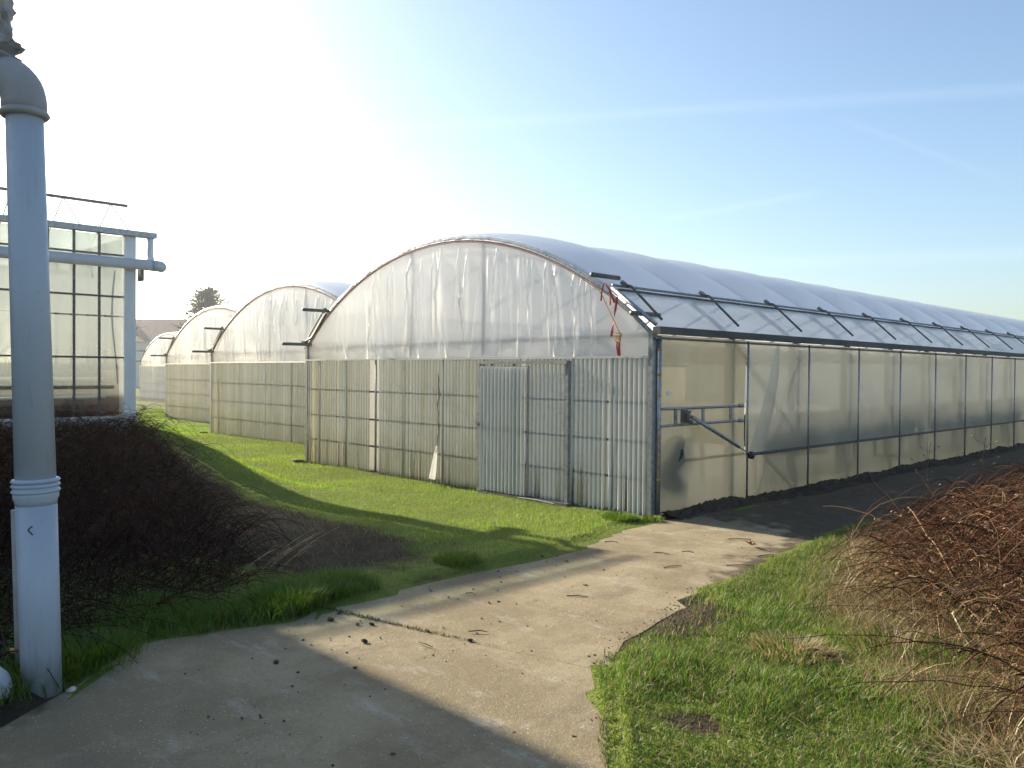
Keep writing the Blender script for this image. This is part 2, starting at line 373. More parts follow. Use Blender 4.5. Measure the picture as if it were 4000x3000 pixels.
# ------------------------------------------------------------------ blades, straws and canes
def colattr(me, cols):
    a = me.color_attributes.new('Col', 'FLOAT_COLOR', 'POINT')
    a.data.foreach_set('color', np.concatenate([cols, np.ones((len(cols), 1))], 1).astype(np.float32).ravel())
def blades(name, P, h, w, lean, cols, m, seg=2, parent=None, az=None, droop=1.0):
    N = len(P); az = rng.uniform(0, 6.283, N) if az is None else az
    fx, fy = np.cos(az), np.sin(az); face = az + rng.normal(1.57, .5, N)
    sx, sy = np.cos(face) * w / 2, np.sin(face) * w / 2
    V = []
    for k in range(seg + 1):
        t = k / seg; off = lean * (t ** (1 + droop)); zz = h * t * (1 - .12 * droop * t * np.clip(lean / np.maximum(h, 1e-6), 0, 3))
        cx, cy, cz = P[:, 0] + fx * off, P[:, 1] + fy * off, P[:, 2] + zz
        if k < seg:
            q = 1 - .35 * t
            V += [np.stack([cx - sx * q, cy - sy * q, cz], 1), np.stack([cx + sx * q, cy + sy * q, cz], 1)]
        else: V += [np.stack([cx, cy, cz], 1)]
    nv = len(V); V = np.stack(V, 1).reshape(-1, 3)
    base = np.arange(N)[:, None] * nv; tri = []
    for k in range(seg - 1): tri += [[2 * k, 2 * k + 1, 2 * k + 3], [2 * k, 2 * k + 3, 2 * k + 2]]
    tri += [[2 * seg - 2, 2 * seg - 1, 2 * seg]]
    T = (base[:, :, None] + np.array(tri).reshape(1, -1, 3).reshape(1, -1, 3)).reshape(-1, 3) if False else (base[:, None, :] + np.array(tri)[None]).reshape(-1, 3)
    me = bpy.data.meshes.new(name); me.vertices.add(len(V)); me.vertices.foreach_set('co', V.ravel())
    me.loops.add(T.size); me.loops.foreach_set('vertex_index', T.ravel())
    me.polygons.add(len(T)); me.polygons.foreach_set('loop_start', np.arange(len(T)) * 3)
    me.update(); me.validate(); me.materials.append(m); colattr(me, np.repeat(cols, nv, 0))
    return link(name, me, parent)
def canes(name, paths, rad, cols, m, parent=None, n=3):
    paths = np.asarray(paths); N, K = paths.shape[:2]; rad = np.asarray(rad)
    d = np.gradient(paths, axis=1); d /= np.linalg.norm(d, axis=2, keepdims=True) + 1e-9
    a = np.where(np.abs(d[..., 2:3]) < .9, np.array([0, 0, 1.]), np.array([1., 0, 0]))
    x = np.cross(d, a); x /= np.linalg.norm(x, axis=2, keepdims=True) + 1e-9; y = np.cross(d, x)
    taper = np.linspace(1, .45, K)[None, :, None]
    V = []
    for j in range(n):
        t = 2 * math.pi * j / n
        V.append(paths + (x * math.cos(t) + y * math.sin(t)) * (rad[:, None, None] * taper))
    V = np.stack(V, 2).reshape(-1, 3)
    q = []
    for k in range(K - 1):
        for j in range(n): q.append([k * n + j, k * n + (j + 1) % n, (k + 1) * n + (j + 1) % n, (k + 1) * n + j])
    Q = (np.arange(N)[:, None, None] * (K * n) + np.array(q)[None]).reshape(-1, 4)
    me = bpy.data.meshes.new(name); me.vertices.add(len(V)); me.vertices.foreach_set('co', V.ravel())
    me.loops.add(Q.size); me.loops.foreach_set('vertex_index', Q.ravel())
    me.polygons.add(len(Q)); me.polygons.foreach_set('loop_start', np.arange(len(Q)) * 4)
    me.update(); me.validate(); me.materials.append(m); colattr(me, np.repeat(cols, K * n, 0))
    return link(name, me, parent)
def pick(cols, N, jit=.18):
    c = np.array(cols)[rng.integers(0, len(cols), N)]; return np.clip(c * rng.uniform(1 - jit, 1 + jit, (N, 1)) * rng.uniform(.93, 1.07, (N, 3)), 0, 1)
GREENS = [(.17, .31, .018), (.21, .34, .024), (.13, .25, .015), (.28, .35, .05), (.17, .33, .024)]
LUSH = [(.085, .175, .018), (.12, .205, .022), (.06, .13, .014), (.18, .22, .035), (.14, .22, .028)]
TAN = [(.42, .31, .17), (.34, .24, .12), (.50, .40, .24), (.28, .18, .09)]
def scatter(N, x0, x1, y0, y1, keep):
    x = rng.uniform(x0, x1, N); y = rng.uniform(y0, y1, N); k = keep(x, y); x, y = x[k], y[k]
    return np.stack([x, y, gz(x, y) - .005], 1)
offroad = lambda x, y: (x < xl(y) + .01 + .04 * np.sin(y * 4.7) * np.sin(y * 1.7)) | (x > xr(y) + .02)
def lawn_keep(x, y):
    lim = np.where(x > -8.05, -.02, np.where(x > -16.05, 1.70, np.where(x > -24.1, 3.62, 9.4)))
    return offroad(x, y) & (y < lim) & (rng.uniform(0, 1, len(x)) < turf(x, y) ** 1.5 + .02)
# ------------------------------------------------------------------ polythene tunnels
RA, AX, AZ = 5.94, -4.0, -2.186
arc = lambda x, r=RA: AZ + np.sqrt(np.maximum(r * r - (np.asarray(x, float) - AX) ** 2, 0))
PITCH = 0.076
_sheetcache = {}
def sheet_mesh(w, h, m, ragged=0):
    key = (round(w, 3), round(h, 3), m.name, ragged)
    if key in _sheetcache: return _sheetcache[key]
    n = max(8, int(round(w / PITCH * 8))); xs = np.linspace(0, w, n + 1)
    prof = .019 * np.sign(np.cos(2 * np.pi * xs / PITCH)) * np.abs(np.cos(2 * np.pi * xs / PITCH)) ** .7
    zs = np.array([0, .02, h * .5, h])
    P = np.zeros((len(zs), n + 1, 3))
    for i, z in enumerate(zs): P[i, :, 0] = xs; P[i, :, 1] = prof; P[i, :, 2] = z
    if ragged: P[0, :, 2] += .03 * np.sin(xs * 3 + ragged) + .02 * np.sin(xs * 11)
    me = MB().grid(P).mesh('corrugated_sheet', m, True); _sheetcache[key] = me; return me
_webcache = {}
def tunnel(loc, label, level, L, leftwall, group='polythene tunnels in a row'):
    t = empty('polythene_tunnel', loc); tag(t, label, 'greenhouse', group)
    nb = int(L / 1.82); hoops = [1.82 * k for k in range(nb + 1)]; L = hoops[-1]
    # roof film, ballooned between the hoops
    xs = np.linspace(-7.40, -.60, 46); ys_ = []
    for k in range(nb):
        ys_ += [hoops[k] + 1.82 * f for f in (0, .025, .08, .18, .33, .5, .67, .82, .92, .975)]
    ys_.append(L); ys_ = np.array(ys_); f = (ys_ / 1.82) % 1.0
    yb = np.array([0, .02, .06, .13, .23, .36, .5, .64, .77, .87, .94, .98, 1.]) ; bul = .15 * np.sin(np.pi * yb) ** .55
    P = np.zeros((len(xs), len(yb), 3)); edge = sm((xs + 7.40) / .9) * sm((-.60 - xs) / .9)
    for i, x in enumerate(xs):
        r = RA + .036 + bul * (.25 + .75 * edge[i])
        th = math.atan2(float(arc(x)) - AZ, x - AX)
        P[i, :, 0] = AX + r * math.cos(th); P[i, :, 1] = yb * 1.82; P[i, :, 2] = AZ + r * math.sin(th)
    rm = _webcache.get('roofbay') or MB().grid(P).mesh('roof_film', MAT['roof'], True); _webcache['roofbay'] = rm
    for y in hoops[:-1]: link('roof_film', rm, t, (0, y, 0))
    # hoops
    hx = np.linspace(-8.0, 0.0, 25); hp = [(x, 0, float(arc(x))) for x in hx]
    hm = MB().tube(hp, .03, 6).mesh('hoop', MAT['steel'], True)
    for k, y in enumerate(hoops):
        if level >= 1 or k < 4: link('hoop', hm, t, (0, y, 0))
    # vents down both eaves
    for sgn in (0, 1):
        mir = (lambda x: -8.0 - x) if sgn else (lambda x: x)
        n = len(ys_); V = np.zeros((5, n, 3))
        for i, q in enumerate((0, .25, .5, .75, 1)):
            x = -.63 + q * .668; z = 2.795 + q * (2.262 - 2.795)
            V[i, :, 0] = [mir(x)] * n; V[i, :, 1] = ys_; V[i, :, 2] = z + .035 + .02 * np.sin(np.pi * f) * math.sin(math.pi * q) + .006 * np.sin(ys_ * 5 + q * 7)
        MB().grid(V).build('vent_film', MAT['vent'], t, True)
        MB().tube([(mir(-.62), -.04, 2.855), (mir(-.62), L, 2.855)], .017, 8).build('vent_hinge_tube', MAT['steel'], t, True)
        MB().tube([(mir(-.57), .02, 2.80), (mir(-.57), L, 2.80)], .014, 6).build('vent_clip_rail', MAT['steeldark'], t, True)
        if sgn == 0 or leftwall:
            MB().box(min(mir(.02), mir(.13)), max(mir(.02), mir(.13)), -.06, L, 2.225, 2.312).build('gutter', MAT['gutter'], t)
            MB().tube([(mir(.06), -.04, 2.175), (mir(.06), L, 2.175)], .016, 6).build('eave_tube', MAT['steel'], t)
        am = _webcache.get(('arm', sgn))
        if not am:
            a = MB(); a.tube([(mir(-.46), .02, 2.825), (mir(-.44), .02, 2.845), (mir(-.41), .02, 2.835), (mir(.06), .02, 2.40)], .016, 6)
            g = MB().box(-.055, .055, -.025, .025, -.022, .022)
            am = (a.mesh('vent_arm', MAT['steeldark'], True), g.mesh('gear_box', MAT['steeldark'])); _webcache[('arm', sgn)] = am
        for k, y in enumerate(hoops):
            if (level < 1 and k > 1) or (sgn and level < 2 and k > 2): continue
            o = link('vent_arm', am[0], t, (0, y + (.05 if k == 0 else 0), 0))
            g = link('gear_box', am[1], o, (mir(-.5), 0, 2.865)); g.rotation_euler = (0, R(37) * (1 if not sgn else -1), 0)
    # bars standing out of the gable ends
    for nm, x, z, y0, y1 in (('roller_tube', -.80, 2.985, -.24, .32), ('roller_tube', -.17, 2.475, -.24, .33), ('roller_tube', -7.24, 2.84, -.55, .10), ('roller_tube', -7.86, 2.24, -.60, .05)):
        MB().tube([(x, y0, z), (x, y1, z)], .03, 10).build(nm, MAT['steeldark'], t, True)
    MB().tube([(-7.9, -.10, 2.30), (-7.75, -.06, 2.36), (-7.3, -.03, 2.80)], .018, 6).build('end_bar', MAT['steeldark'], t, True)
    MB().tube([(.05, -.04, 2.34), (-.62, -.04, 2.82)], .028, 8).build('end_bar', MAT['steel'], t, True)
    # front gable film with hanging pleats
    gxs = np.concatenate([np.linspace(-8.0, 0.0, 521)]); rows = 26; G = np.zeros((rows, len(gxs), 3))
    g = np.random.default_rng(int(abs(loc[0]) * 10) + 5)
    pl = [(g.uniform(-7.2, -.9), g.uniform(.016, .042) * g.choice([.5, 1, 1.4]), g.uniform(-.16, .16), g.uniform(.012, .035), g.uniform(0, .55), g.uniform(.75, 1.1)) for _ in range(78)]
    for i in range(rows):
        q = i / (rows - 1); ztop = arc(gxs) + .03; z = 1.965 + (ztop - 1.965) * q
        y = np.zeros_like(gxs) + .014 * np.sin(gxs * 1.9) * math.sin(math.pi * q)
        rel = (z - 1.965) / 1.8
        for (x0, a, sl_, wd, b0, b1) in pl:
            c = x0 + sl_ * (rel - .5) * 1.8
            env = sm((rel - b0 + .12) / .2) * sm((b1 * .93 - rel) / .25) * sm((ztop - z - .03) / .25)
            y -= a * np.exp(-((gxs - c) / wd) ** 2) * env
        G[i, :, 0] = gxs; G[i, :, 1] = y; G[i, :, 2] = z
    MB().grid(G).build('gable_film', MAT['gable'], t, True)
    # crinkled hem over the first hoop and the red cord that holds it
    hx2 = np.linspace(-7.3, -.7, 240); H = np.zeros((4, 240, 3)); cr = np.random.default_rng(11).normal(0, 1, 240)
    for i, (dy, dr) in enumerate(((-.012, -.03), (-.028, .015), (-.01, .045), (.07, .045))):
        r = RA + .01 + dr + .005 * cr * (.3 if i == 3 else 1); th = np.arctan2(arc(hx2) - AZ, hx2 - AX)
        H[i, :, 0] = AX + r * np.cos(th); H[i, :, 1] = dy + .004 * np.roll(cr, i * 3); H[i, :, 2] = AZ + r * np.sin(th)
    MB().grid(H).build('film_hem', MAT['gable'], t, True)
    cx = np.linspace(-7.2, -.82, 60)
    MB().tube([(-7.82, -.05, 2.22)] + [(x, -.045, float(arc(x)) - .035) for x in cx] + [(-.47, -.05, 2.22)], .007, 5).build('red_cord', MAT['redcord'], t)
    # gable posts and the lattice beam behind the film
    for x in (-3.09, -4.81):
        MB().tube([(x, .045, 1.98), (x, .045, float(arc(x)))], .024, 8).build('gable_post', MAT['steel'], t, True)
    tr = MB().tube([(-7.95, .05, 2.20), (-.05, .05, 2.22)], .022, 8).build('lattice_beam', MAT['steeldark'], t, True)
    MB().tube([(-7.95, .05, 1.995), (-.05, .05, 1.995)], .018, 8).build('bottom_chord', MAT['steeldark'], tr, True)
    wm = _webcache.get('web')
    if not wm:
        wm = [MB().tube([(0, .05, 2.0), (.28, .05, 2.2)], .009, 5).mesh('web_bar', MAT['steeldark']), MB().tube([(.28, .05, 2.2), (.56, .05, 2.0)], .009, 5).mesh('web_bar', MAT['steeldark'])]; _webcache['web'] = wm
    for k in range(14):
        for m in wm: link('web_bar', m, tr, (-7.93 + k * .562, 0, 0))
    # lower front
    for z in (.46, .92, 1.40):
        MB().tube([(-7.95, .045, z), (-.05, .045, z - .02)], .017, 6).build('front_rail', MAT['steeldark'], t)
    MB().box(-7.97, -.03, -.055, .03, 1.935, 1.962).build('top_trim', MAT['alu'], t)
    MB().grid([[(-7.96, .15, .0), (-4, .17, .0), (-.04, .15, .0)], [(-7.96, .15, 1.0), (-4, .18, 1.0), (-.04, .15, 1.0)], [(-7.96, .12, 1.96), (-4, .13, 1.96), (-.04, .12, 1.96)]]).build('inner_film', MAT['inner'], t, True)
    def front_sheet(x0, x1, z0, z1, m, y=-.03, par=None, ragged=0):
        return link('corrugated_sheet', sheet_mesh(x1 - x0, z1 - z0, m, ragged), par or t, (x0, y, z0))
    if level == 2:
        posts = [-7.55, -6.69, -5.78, -4.99, -3.98, -3.05, -1.32, -.62]
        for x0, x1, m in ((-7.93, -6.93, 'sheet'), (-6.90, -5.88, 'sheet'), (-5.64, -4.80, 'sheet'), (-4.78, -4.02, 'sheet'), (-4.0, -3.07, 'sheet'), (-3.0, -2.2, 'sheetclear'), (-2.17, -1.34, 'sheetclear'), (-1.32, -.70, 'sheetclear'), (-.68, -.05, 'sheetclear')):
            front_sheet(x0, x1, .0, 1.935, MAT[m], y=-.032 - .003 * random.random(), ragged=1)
    elif level == 1:
        posts = [-7.55, -6.3, -5.0, -3.7, -2.4, -1.2]
        for k in range(8): front_sheet(-7.93 + k * .985, -7.93 + k * .985 + .97, 0, 1.935, MAT['sheet'], y=-.032 - .003 * random.random())
    else:
        posts = [-7.3, -6.3, -5.3, -4.3, -3.3, -2.3, -1.3]
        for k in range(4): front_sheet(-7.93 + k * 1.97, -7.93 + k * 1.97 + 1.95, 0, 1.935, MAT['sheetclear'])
    for x in posts:
        MB().tube([(x, .01, 0), (x, .01, 1.94)], .02, 8).build('front_post', MAT['steel'], t, True)
    for x in (-7.96, -.02):
        MB().box(x - .03, x + .03, -.05, .05, 0, 2.26).build('corner_post', MAT['steel'], t)
    MB().box(-7.9, -.08, -.04, .02, -.02, .03).build('sill_rail', MAT['steeldark'], t)
    # right-hand side
    yy = np.linspace(.06, L, 60 if level == 2 else 20)
    def wall(name, x, y0, y1, z0, z1, m, amp=.01, nz=6):
        ys2 = np.linspace(y0, y1, max(4, int((y1 - y0) / .12))); P = np.zeros((nz, len(ys2), 3))
        for i in range(nz):
            z = z0 + (z1 - z0) * i / (nz - 1)
            P[i, :, 0] = x + amp * np.sin(ys2 * 2.1 + i * .7) * math.sin(math.pi * i / (nz - 1)) + amp * .5 * np.sin(ys2 * 7.3 + i); P[i, :, 1] = ys2; P[i, :, 2] = z
        return MB().grid(P).build(name, m, t, True)
    if level == 2:
        wall('foot_film', .0, .06, L, -.02, .67, MAT['oldfilm'], .004)
        wall('side_film', .006, .06, 2.12, .63, 2.22, MAT['oldfilm'], .012)
        wall('roll_up_curtain', .032, 2.10, L, .63, 2.21, MAT['curtain'], .012, 9)
        MB().grid([[(.046, 2.93, 2.19), (.052, 2.98, 2.19), (.046, 3.02, 2.19)], [(.046, 2.72, 1.7), (.06, 2.86, 1.7), (.046, 2.99, 1.7)], [(.046, 2.50, 1.25), (.062, 2.68, 1.25), (.046, 2.86, 1.25)], [(.046, 2.18, .67), (.062, 2.40, .67), (.046, 2.60, .67)]]).build('film_fold', MAT['fold'], t, True)
        MB().tube([(.06, 2.1, .635), (.06, L, .635)], .022, 8).build('curtain_roller', MAT['steeldark'], t, True)
        pm = MB().tube([(.085, 0, -.03), (.085, 0, 2.2)], .015, 8).mesh('guide_post', MAT['steel'], True)
        for k in range(19): link('guide_post', pm, t, (0, 2.06 + 1.806 * k, 0))
        cm = MB().box(-.12, -.05, -.035, .035, 0, 2.22).mesh('column', MAT['steeldark'])
        for y in hoops[1:]: link('column', cm, t, (0, y, 0))
        for a, b in (((-.04, 1.9, 2.15), (-.04, 3.55, .9)), ((-.03, 3.6, 1.9), (-.03, 2.5, .05)), ((-.04, 2.6, .65), (-.04, 3.55, .05))):
            MB().tube([a, b], .014, 6).build('brace', MAT['steel'], t)
        MB().tube([(.035, .06, 0), (.035, .06, 2.2)], .028, 8).build('side_rail', MAT['steel'], t, True)
        for z in (.45, .95, 1.46, 1.72, 2.02, .72):
            MB().tube([(.035, .06, z), (.035, .06, z + .03)], .0305, 8).build('tape_band', MAT['rust'], t)
        MB().box(.012, .018, .24, .32, 1.485, 1.53).build('label_sticker', MAT['sticker'], t)
        # curtain winder
        wd = MB().tube([(.075, .06, 1.32), (.085, .3, 1.318), (.085, 1.88, 1.315)], .017, 8).build('winder_bracket', MAT['steel'], t, True)
        MB().tube([(.075, .06, 1.11), (.085, .3, 1.115), (.085, 1.88, 1.118)], .017, 8).build('bracket_tube', MAT['steel'], wd, True)
        for y in (.34, .95, 1.62): MB().box(.075, .095, y - .025, y + .025, 1.115, 1.32).build('bracket_strut', MAT['steel'], wd)
        for z in (1.32, 1.118): MB().tube([(.085, 1.83, z), (.085, 1.93, z)], .026, 8).build('clamp', MAT['steel'], wd)
        mt = MB(); mt.box(.10, .15, .42, .52, 1.14, 1.30); mt.box(.15, .19, .44, .50, 1.18, 1.27); mt.tube([(.13, .44, 1.27), (.13, .60, 1.275)], .014, 6); mt.tube([(.17, .47, 1.17), (.17, .56, 1.15)], .03, 8)
        mt.build('winder_gear', MAT['steeldark'], wd)
        ar = MB().tube([(.16, .50, 1.245), (.155, .58, 1.215)], .026, 8).tube([(.155, .56, 1.222), (.125, 1.78, .765)], .024, 10).build('telescopic_arm', MAT['steel'], wd, True)
        MB().tube([(.125, 1.77, .768), (.12, 2.08, .65)], .011, 8).build('inner_rod', MAT['steel'], ar, True)
        MB().tube([(.10, 2.10, .635), (.15, 2.10, .635)], .052, 14).build('hub', MAT['rubber'], ar, True)
    # left-hand side: only where no neighbouring tunnel stands against it
    if leftwall: wall('side_film', -8.0, .06, leftwall if leftwall < L else L, -.02, 2.24, MAT['oldfilm'], .006)
    # back gable
    B = np.zeros((2, 41, 3)); B[:, :, 0] = np.linspace(-8, 0, 41); B[:, :, 1] = L; B[0, :, 2] = 0; B[1, :, 2] = arc(B[1, :, 0]) + .03
    MB().grid(B).build('back_film', MAT['film'], t, True)
    if level == 2:
        # sliding door
        d = MB().tube([(-2.97, -.11, .06), (-2.97, -.11, 1.83), (-2.02, -.11, 1.83), (-2.02, -.11, .06), (-2.97, -.11, .06)], .018, 8).build('sliding_door', MAT['steel'], t)
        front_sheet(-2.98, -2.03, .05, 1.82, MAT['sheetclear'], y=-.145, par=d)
        MB().tube([(-2.97, -.10, .95), (-2.02, -.10, .93)], .013, 6).build('door_rail', MAT['steeldark'], d)
        MB().tube([(-2.30, -.10, .06), (-2.30, -.10, 1.82)], .02, 6).build('door_stile', MAT['steel'], d)
        MB().box(-3.0, -2.96, -.165, -.13, .98, 1.02).box(-3.04, -2.96, -.17, -.155, .995, 1.007).build('latch', MAT['steeldark'], d)
        for x in (-2.75, -2.3): MB().box(x - .012, x + .012, -.12, -.10, 1.83, 1.90).build('hanger', MAT['steeldark'], d)
        MB().box(-3.05, -1.30, -.135, -.085, 1.87, 1.91).build('door_track', MAT['steel'], t)
        for x in (-3.05, -1.32): MB().box(x - .025, x + .025, -.10, -.045, -.02, 1.91).build('door_frame', MAT['steel'], t)
        MB().box(-3.0, -1.25, -.16, -.06, -.01, .035).build('door_threshold', MAT['steeldark'], t)
        # loose cord and bundled end of film at the sheet joint
        fb = MB().tube([(-4.0, -.10, .60), (-4.02, -.11, .45), (-4.05, -.12, .22), (-4.07, -.13, .09)], [.012, .028, .045, .052], 9).build('bundled_film', MAT['gable'], t, False)
        MB().tube([(-4.0 + .012 * math.sin(k * 2.1), -.075 - .01 * math.cos(k), 1.72 - k * .09) for k in range(14)], [.006, .011, .008, .013, .007, .012, .007, .009, .007, .012, .008, .01, .008, .007], 6).build('cord', MAT['twig'], fb)
    return t
T1 = tunnel((0, 0, 0), 'large nearest polythene tunnel with white sliding door and pleated round gable', 2, 36.5, 1.75)
T2 = tunnel((-7.98, 1.75, 0), 'second polythene tunnel, set back just left of the nearest one', 1, 34.7, 1.95)
T3 = tunnel((-15.96, 3.70, 0), 'third polythene tunnel, between the second one and the far pale one', 1, 32.8, 40)
T4 = tunnel((-37.4, 10.7, 0), 'small far pale polythene tunnel beside the white house', 0, 22, 40)

MAT['floor'] = solid('pale_bounce_floor', (.58, .56, .50), (.48, .45, .38), .95, 0, 2, bump=.4)  # unseen pale floors, added to bounce light up into the gable films
for nm, x0, y0, l in (('bounce_floor', -7.9, .2, 36), ('bounce_floor', -15.85, 1.95, 34), ('bounce_floor', -23.9, 3.9, 32), ('bounce_floor', -45.3, 10.9, 21)):
    o = MB().box(x0, x0 + 7.8, y0, y0 + l, -.05, .045).build(nm, MAT['floor']); tag(o, kind='structure')
# red ratchet strap hanging on the near gable corner
st = empty('ratchet_strap', (-.47, -.05, 2.19)); tag(st, 'red webbing ratchet strap tied at the right end of the nearest gable', 'strap')
def ribbon(pts, w, twist=0):
    P = np.zeros((len(pts), 2, 3))
    for i, p in enumerate(pts):
        a = twist * i; P[i, 0] = (p[0] - w * math.cos(a), p[1] - w * math.sin(a), p[2]); P[i, 1] = (p[0] + w * math.cos(a), p[1] + w * math.sin(a), p[2])
    return MB().grid(P)
def sb(pts): return [(p[0] + .47, p[1] + .05, p[2] - 2.19) for p in pts]
up = [(-.70 + .02, -.10, 2.88), (-.60, -.11, 2.78), (-.53, -.11, 2.62)]
ribbon(sb(up), .013, .3).build('top_webbing', MAT['red'], st)
ribbon(sb([(-.50 - .01 * k, -.09, 2.70 - .055 * k + .0) for k in range(10)]), .015, .45).build('hanging_webbing', MAT['red'], st)
ribbon(sb([(-.60, -.10, 2.76), (-.60, -.10, 2.68), (-.603, -.10, 2.60)]), .012).build('loose_end', MAT['red'], st)
ribbon(sb([(-.70, -.10, 2.88), (-.735, -.10, 2.80), (-.76, -.09, 2.66)]), .010, .2).build('side_webbing', MAT['red'], st)
ribbon(sb([(-.49, -.09, 2.18), (-.50, -.09, 2.08), (-.49, -.07, 1.965)]), .014).build('lower_webbing', MAT['red'], st)
ribbon(sb([(-.46, -.09, 2.14), (-.465, -.09, 2.06), (-.47, -.07, 1.965)]), .014, .5).build('lower_webbing', MAT['red'], st)
rt = MB().box(-.03, .03, -.07, -.03, -.05, .06); rt.tube([(-.04, -.05, .03), (.04, -.05, .03)], .022, 8); rt.tube([(-.03, -.07, -.03), (.04, -.07, -.05)], .014, 8)
rt.build('ratchet', MAT['brass'], st)

# inside the near tunnel: unseen benches added to darken the curtain, and a sack
for k in range(5):
    y0 = 2.6 + k * 6.6
    b = empty('shade_bench', (-.74, y0, 0)); tag(b, ['added dark bench shading the side curtain, nearest the winder', 'added dark bench shading the side curtain, second from the winder', 'added dark bench shading the side curtain, third from the winder', 'added dark bench shading the side curtain, fourth from the winder', 'added dark bench shading the side curtain, at the far end'][k], 'bench', 'shade benches added inside the tunnel')
    MB().box(-.55, .55, 0, 6.3, .70, .76).build('bench_top', MAT['bench'], b)
    MB().box(.55, .58, 0, 6.3, .64, .86).build('bench_edge', MAT['bench'], b)
    for x in (-.48, .42):
        for y in (.3, 3.1, 5.9): MB().box(x, x + .06, y, y + .06, 0, .70).build('leg', MAT['bench'], b)
    N = 2200; pp = np.stack([rng.uniform(-.52, .6, N), rng.uniform(.02, 6.28, N), np.full(N, .76)], 1)
    o = blades('shade_foliage', pp, rng.uniform(.16, .42, N), rng.uniform(.05, .1, N), rng.uniform(.02, .14, N), pick([(.03, .05, .02), (.045, .06, .025)], N), MAT['needle'], 1, b); tag(o, kind='stuff')
mbs = MB()
for k, (ax, ay, az_, ar) in enumerate(((0, 0, 0, .2), (.02, -.16, -.12, .17), (.0, .12, .16, .15), (.03, .03, -.28, .16), (.04, -.05, .22, .10))):
    vs, fs = lump(ar, 50 + k, 2, (.6, 1, 1.1), .6); mbs.add([(p + ax, q + ay, r + az_) for p, q, r in vs], fs)
ds = mbs.build('dark_sack', MAT['dark'], None, True); ds.location = (-.17, .62, .62); tag(ds, 'dark lumpy sack showing through the side film below the winder', 'sack')
MB().tube([(-.02, .10, -.62), (-.02, .10, .1)], .02, 6).build('prop', MAT['dark'], ds)

# ------------------------------------------------------------------ glasshouse on the bank
GZ = .70
gh = empty('glasshouse', (-8.35, -3.12, GZ)); gh.scale = (.935, .935, .935); tag(gh, 'tall glasshouse with white corner column and big grey drain pipe', 'glasshouse')
GL = -13.0; H0, HG = .30, 3.48       # bottom of the glass and gutter height above the bank
def gtube(name, a, b, r, m, par=gh, n=8): return MB().tube([a, b], r, n).build(name, m, par, True)
gcol = MB().box(-.22, .02, -.11, .09, .30, HG).build('corner_column', MAT['white'], gh)
MB().box(-.24, .04, -.13, .11, -.3, .297).build('column_foot', MAT['render'], gcol)
bars = [-.11 - .405 * k for k in range(1, 31)]
bm_ = MB().box(-.05, .0, -.02, .02, H0, HG).mesh('glazing_bar', MAT['steeldark'])
for y in bars: link('glazing_bar', bm_, gh, (0, y, 0))
lev = [H0, 1.33, 2.05, 2.40, 3.13, HG]
for z in (1.33, 2.40, 3.13): MB().box(-.045, -.006, GL, -.11, z - .014, z + .014).build('transom', MAT['steeldark'], gh)
MB().box(-.03, -.012, GL, -.11, 2.045, 2.055).build('transom', MAT['steeldark'], gh)
MB().box(-.06, .01, GL, -.11, H0 - .04, H0).build('sill', MAT['alu'], gh)
MB().box(-.10, .03, GL, -.13, -.3, H0 - .04).build('plinth', MAT['render'], gh)
pm = {}
edges = [-.11] + bars
for y1, y0 in zip(edges[:-1], edges[1:]):
    for z0, z1 in zip(lev[:-1], lev[1:]):
        k = (round(z0, 2), round(y1 - y0, 3))
        if k not in pm: pm[k] = MB().box(-.028, -.022, .021 - (y1 - y0) / 2, (y1 - y0) / 2 - .021, z0 + .015, z1 - .015).mesh('pane', MAT['glass'])
        link('pane', pm[k], gh, (random.uniform(-.002, .002), (y0 + y1) / 2, 0))
# gutter, its outlet and the big drain pipe
MB().box(-.08, .12, GL, .42, HG + .005, HG + .095).build('gutter', MAT['steel'], gh)
gtube('outlet_pipe', (.05, .33, HG), (.05, .33, 3.06), .055, MAT['white'], n=12)
gtube('outlet_socket', (.05, .33, 3.14), (.05, .33, 3.04), .065, MAT['white'], n=12)
dp = MB().tube([(.16, GL, 2.93), (.16, .30, 2.98)], .095, 14).tube([(.16, .30, 2.98), (.16, .40, 2.98), (.13, .48, 2.98), (.05, .52, 2.98)], .097, 14).build('drain_pipe', MAT['pvc'], gh, True)
MB().box(-.02, .13, .13, .19, 2.70, 2.90).build('pipe_bracket', MAT['steeldark'], dp)
# roof and the far wall
RX, RZ = -1.0, 4.20
gtube('ridge_bar', (RX, GL, RZ), (RX, .30, RZ), .028, MAT['steeldark'])
rf = MB().tube([(-.03, 0, HG + .09), (RX, 0, RZ)], .009, 5).mesh('rafter', MAT['steeldark'])
rb = MB().tube([(RX, 0, RZ), (-2.0, 0, HG + .09)], .009, 5).mesh('rafter', MAT['steeldark'])
for k in range(16):
    link('rafter', rf, gh, (0, .0 - .81 * k, 0)); link('rafter', rb, gh, (0, .0 - .81 * k, 0))
    y1 = -.81 * k; y0 = y1 - .81
    for xa, za, xb, zb in ((-.03, HG + .10, RX, RZ + .005), (RX, RZ + .005, -2.0, HG + .10)):
        MB().add([(xa, y1 - .012, za), (xa, y0 + .012, za), (xb, y0 + .012, zb), (xb, y1 - .012, zb)], [(0, 1, 2, 3)]).build('roof_pane', MAT['roofglass'], gh)
for k in range(9): MB().box(-.06, 0, -.02, .02, H0, HG).build('back_bar', MAT['steeldark'], gh).location = (-6.4, -.1 - 1.4 * k, 0)
MB().box(-6.42, -6.40, GL, 0, H0, HG).build('back_glazing', MAT['glass'], gh)
MB().box(-6.45, -6.36, GL, 0, -.2, 1.25).build('back_plinth', MAT['brick'], gh)
MB().box(-6.4, -.25, -.10, -.062, -.2, 1.1).build('end_plinth', MAT['brick'], gh)
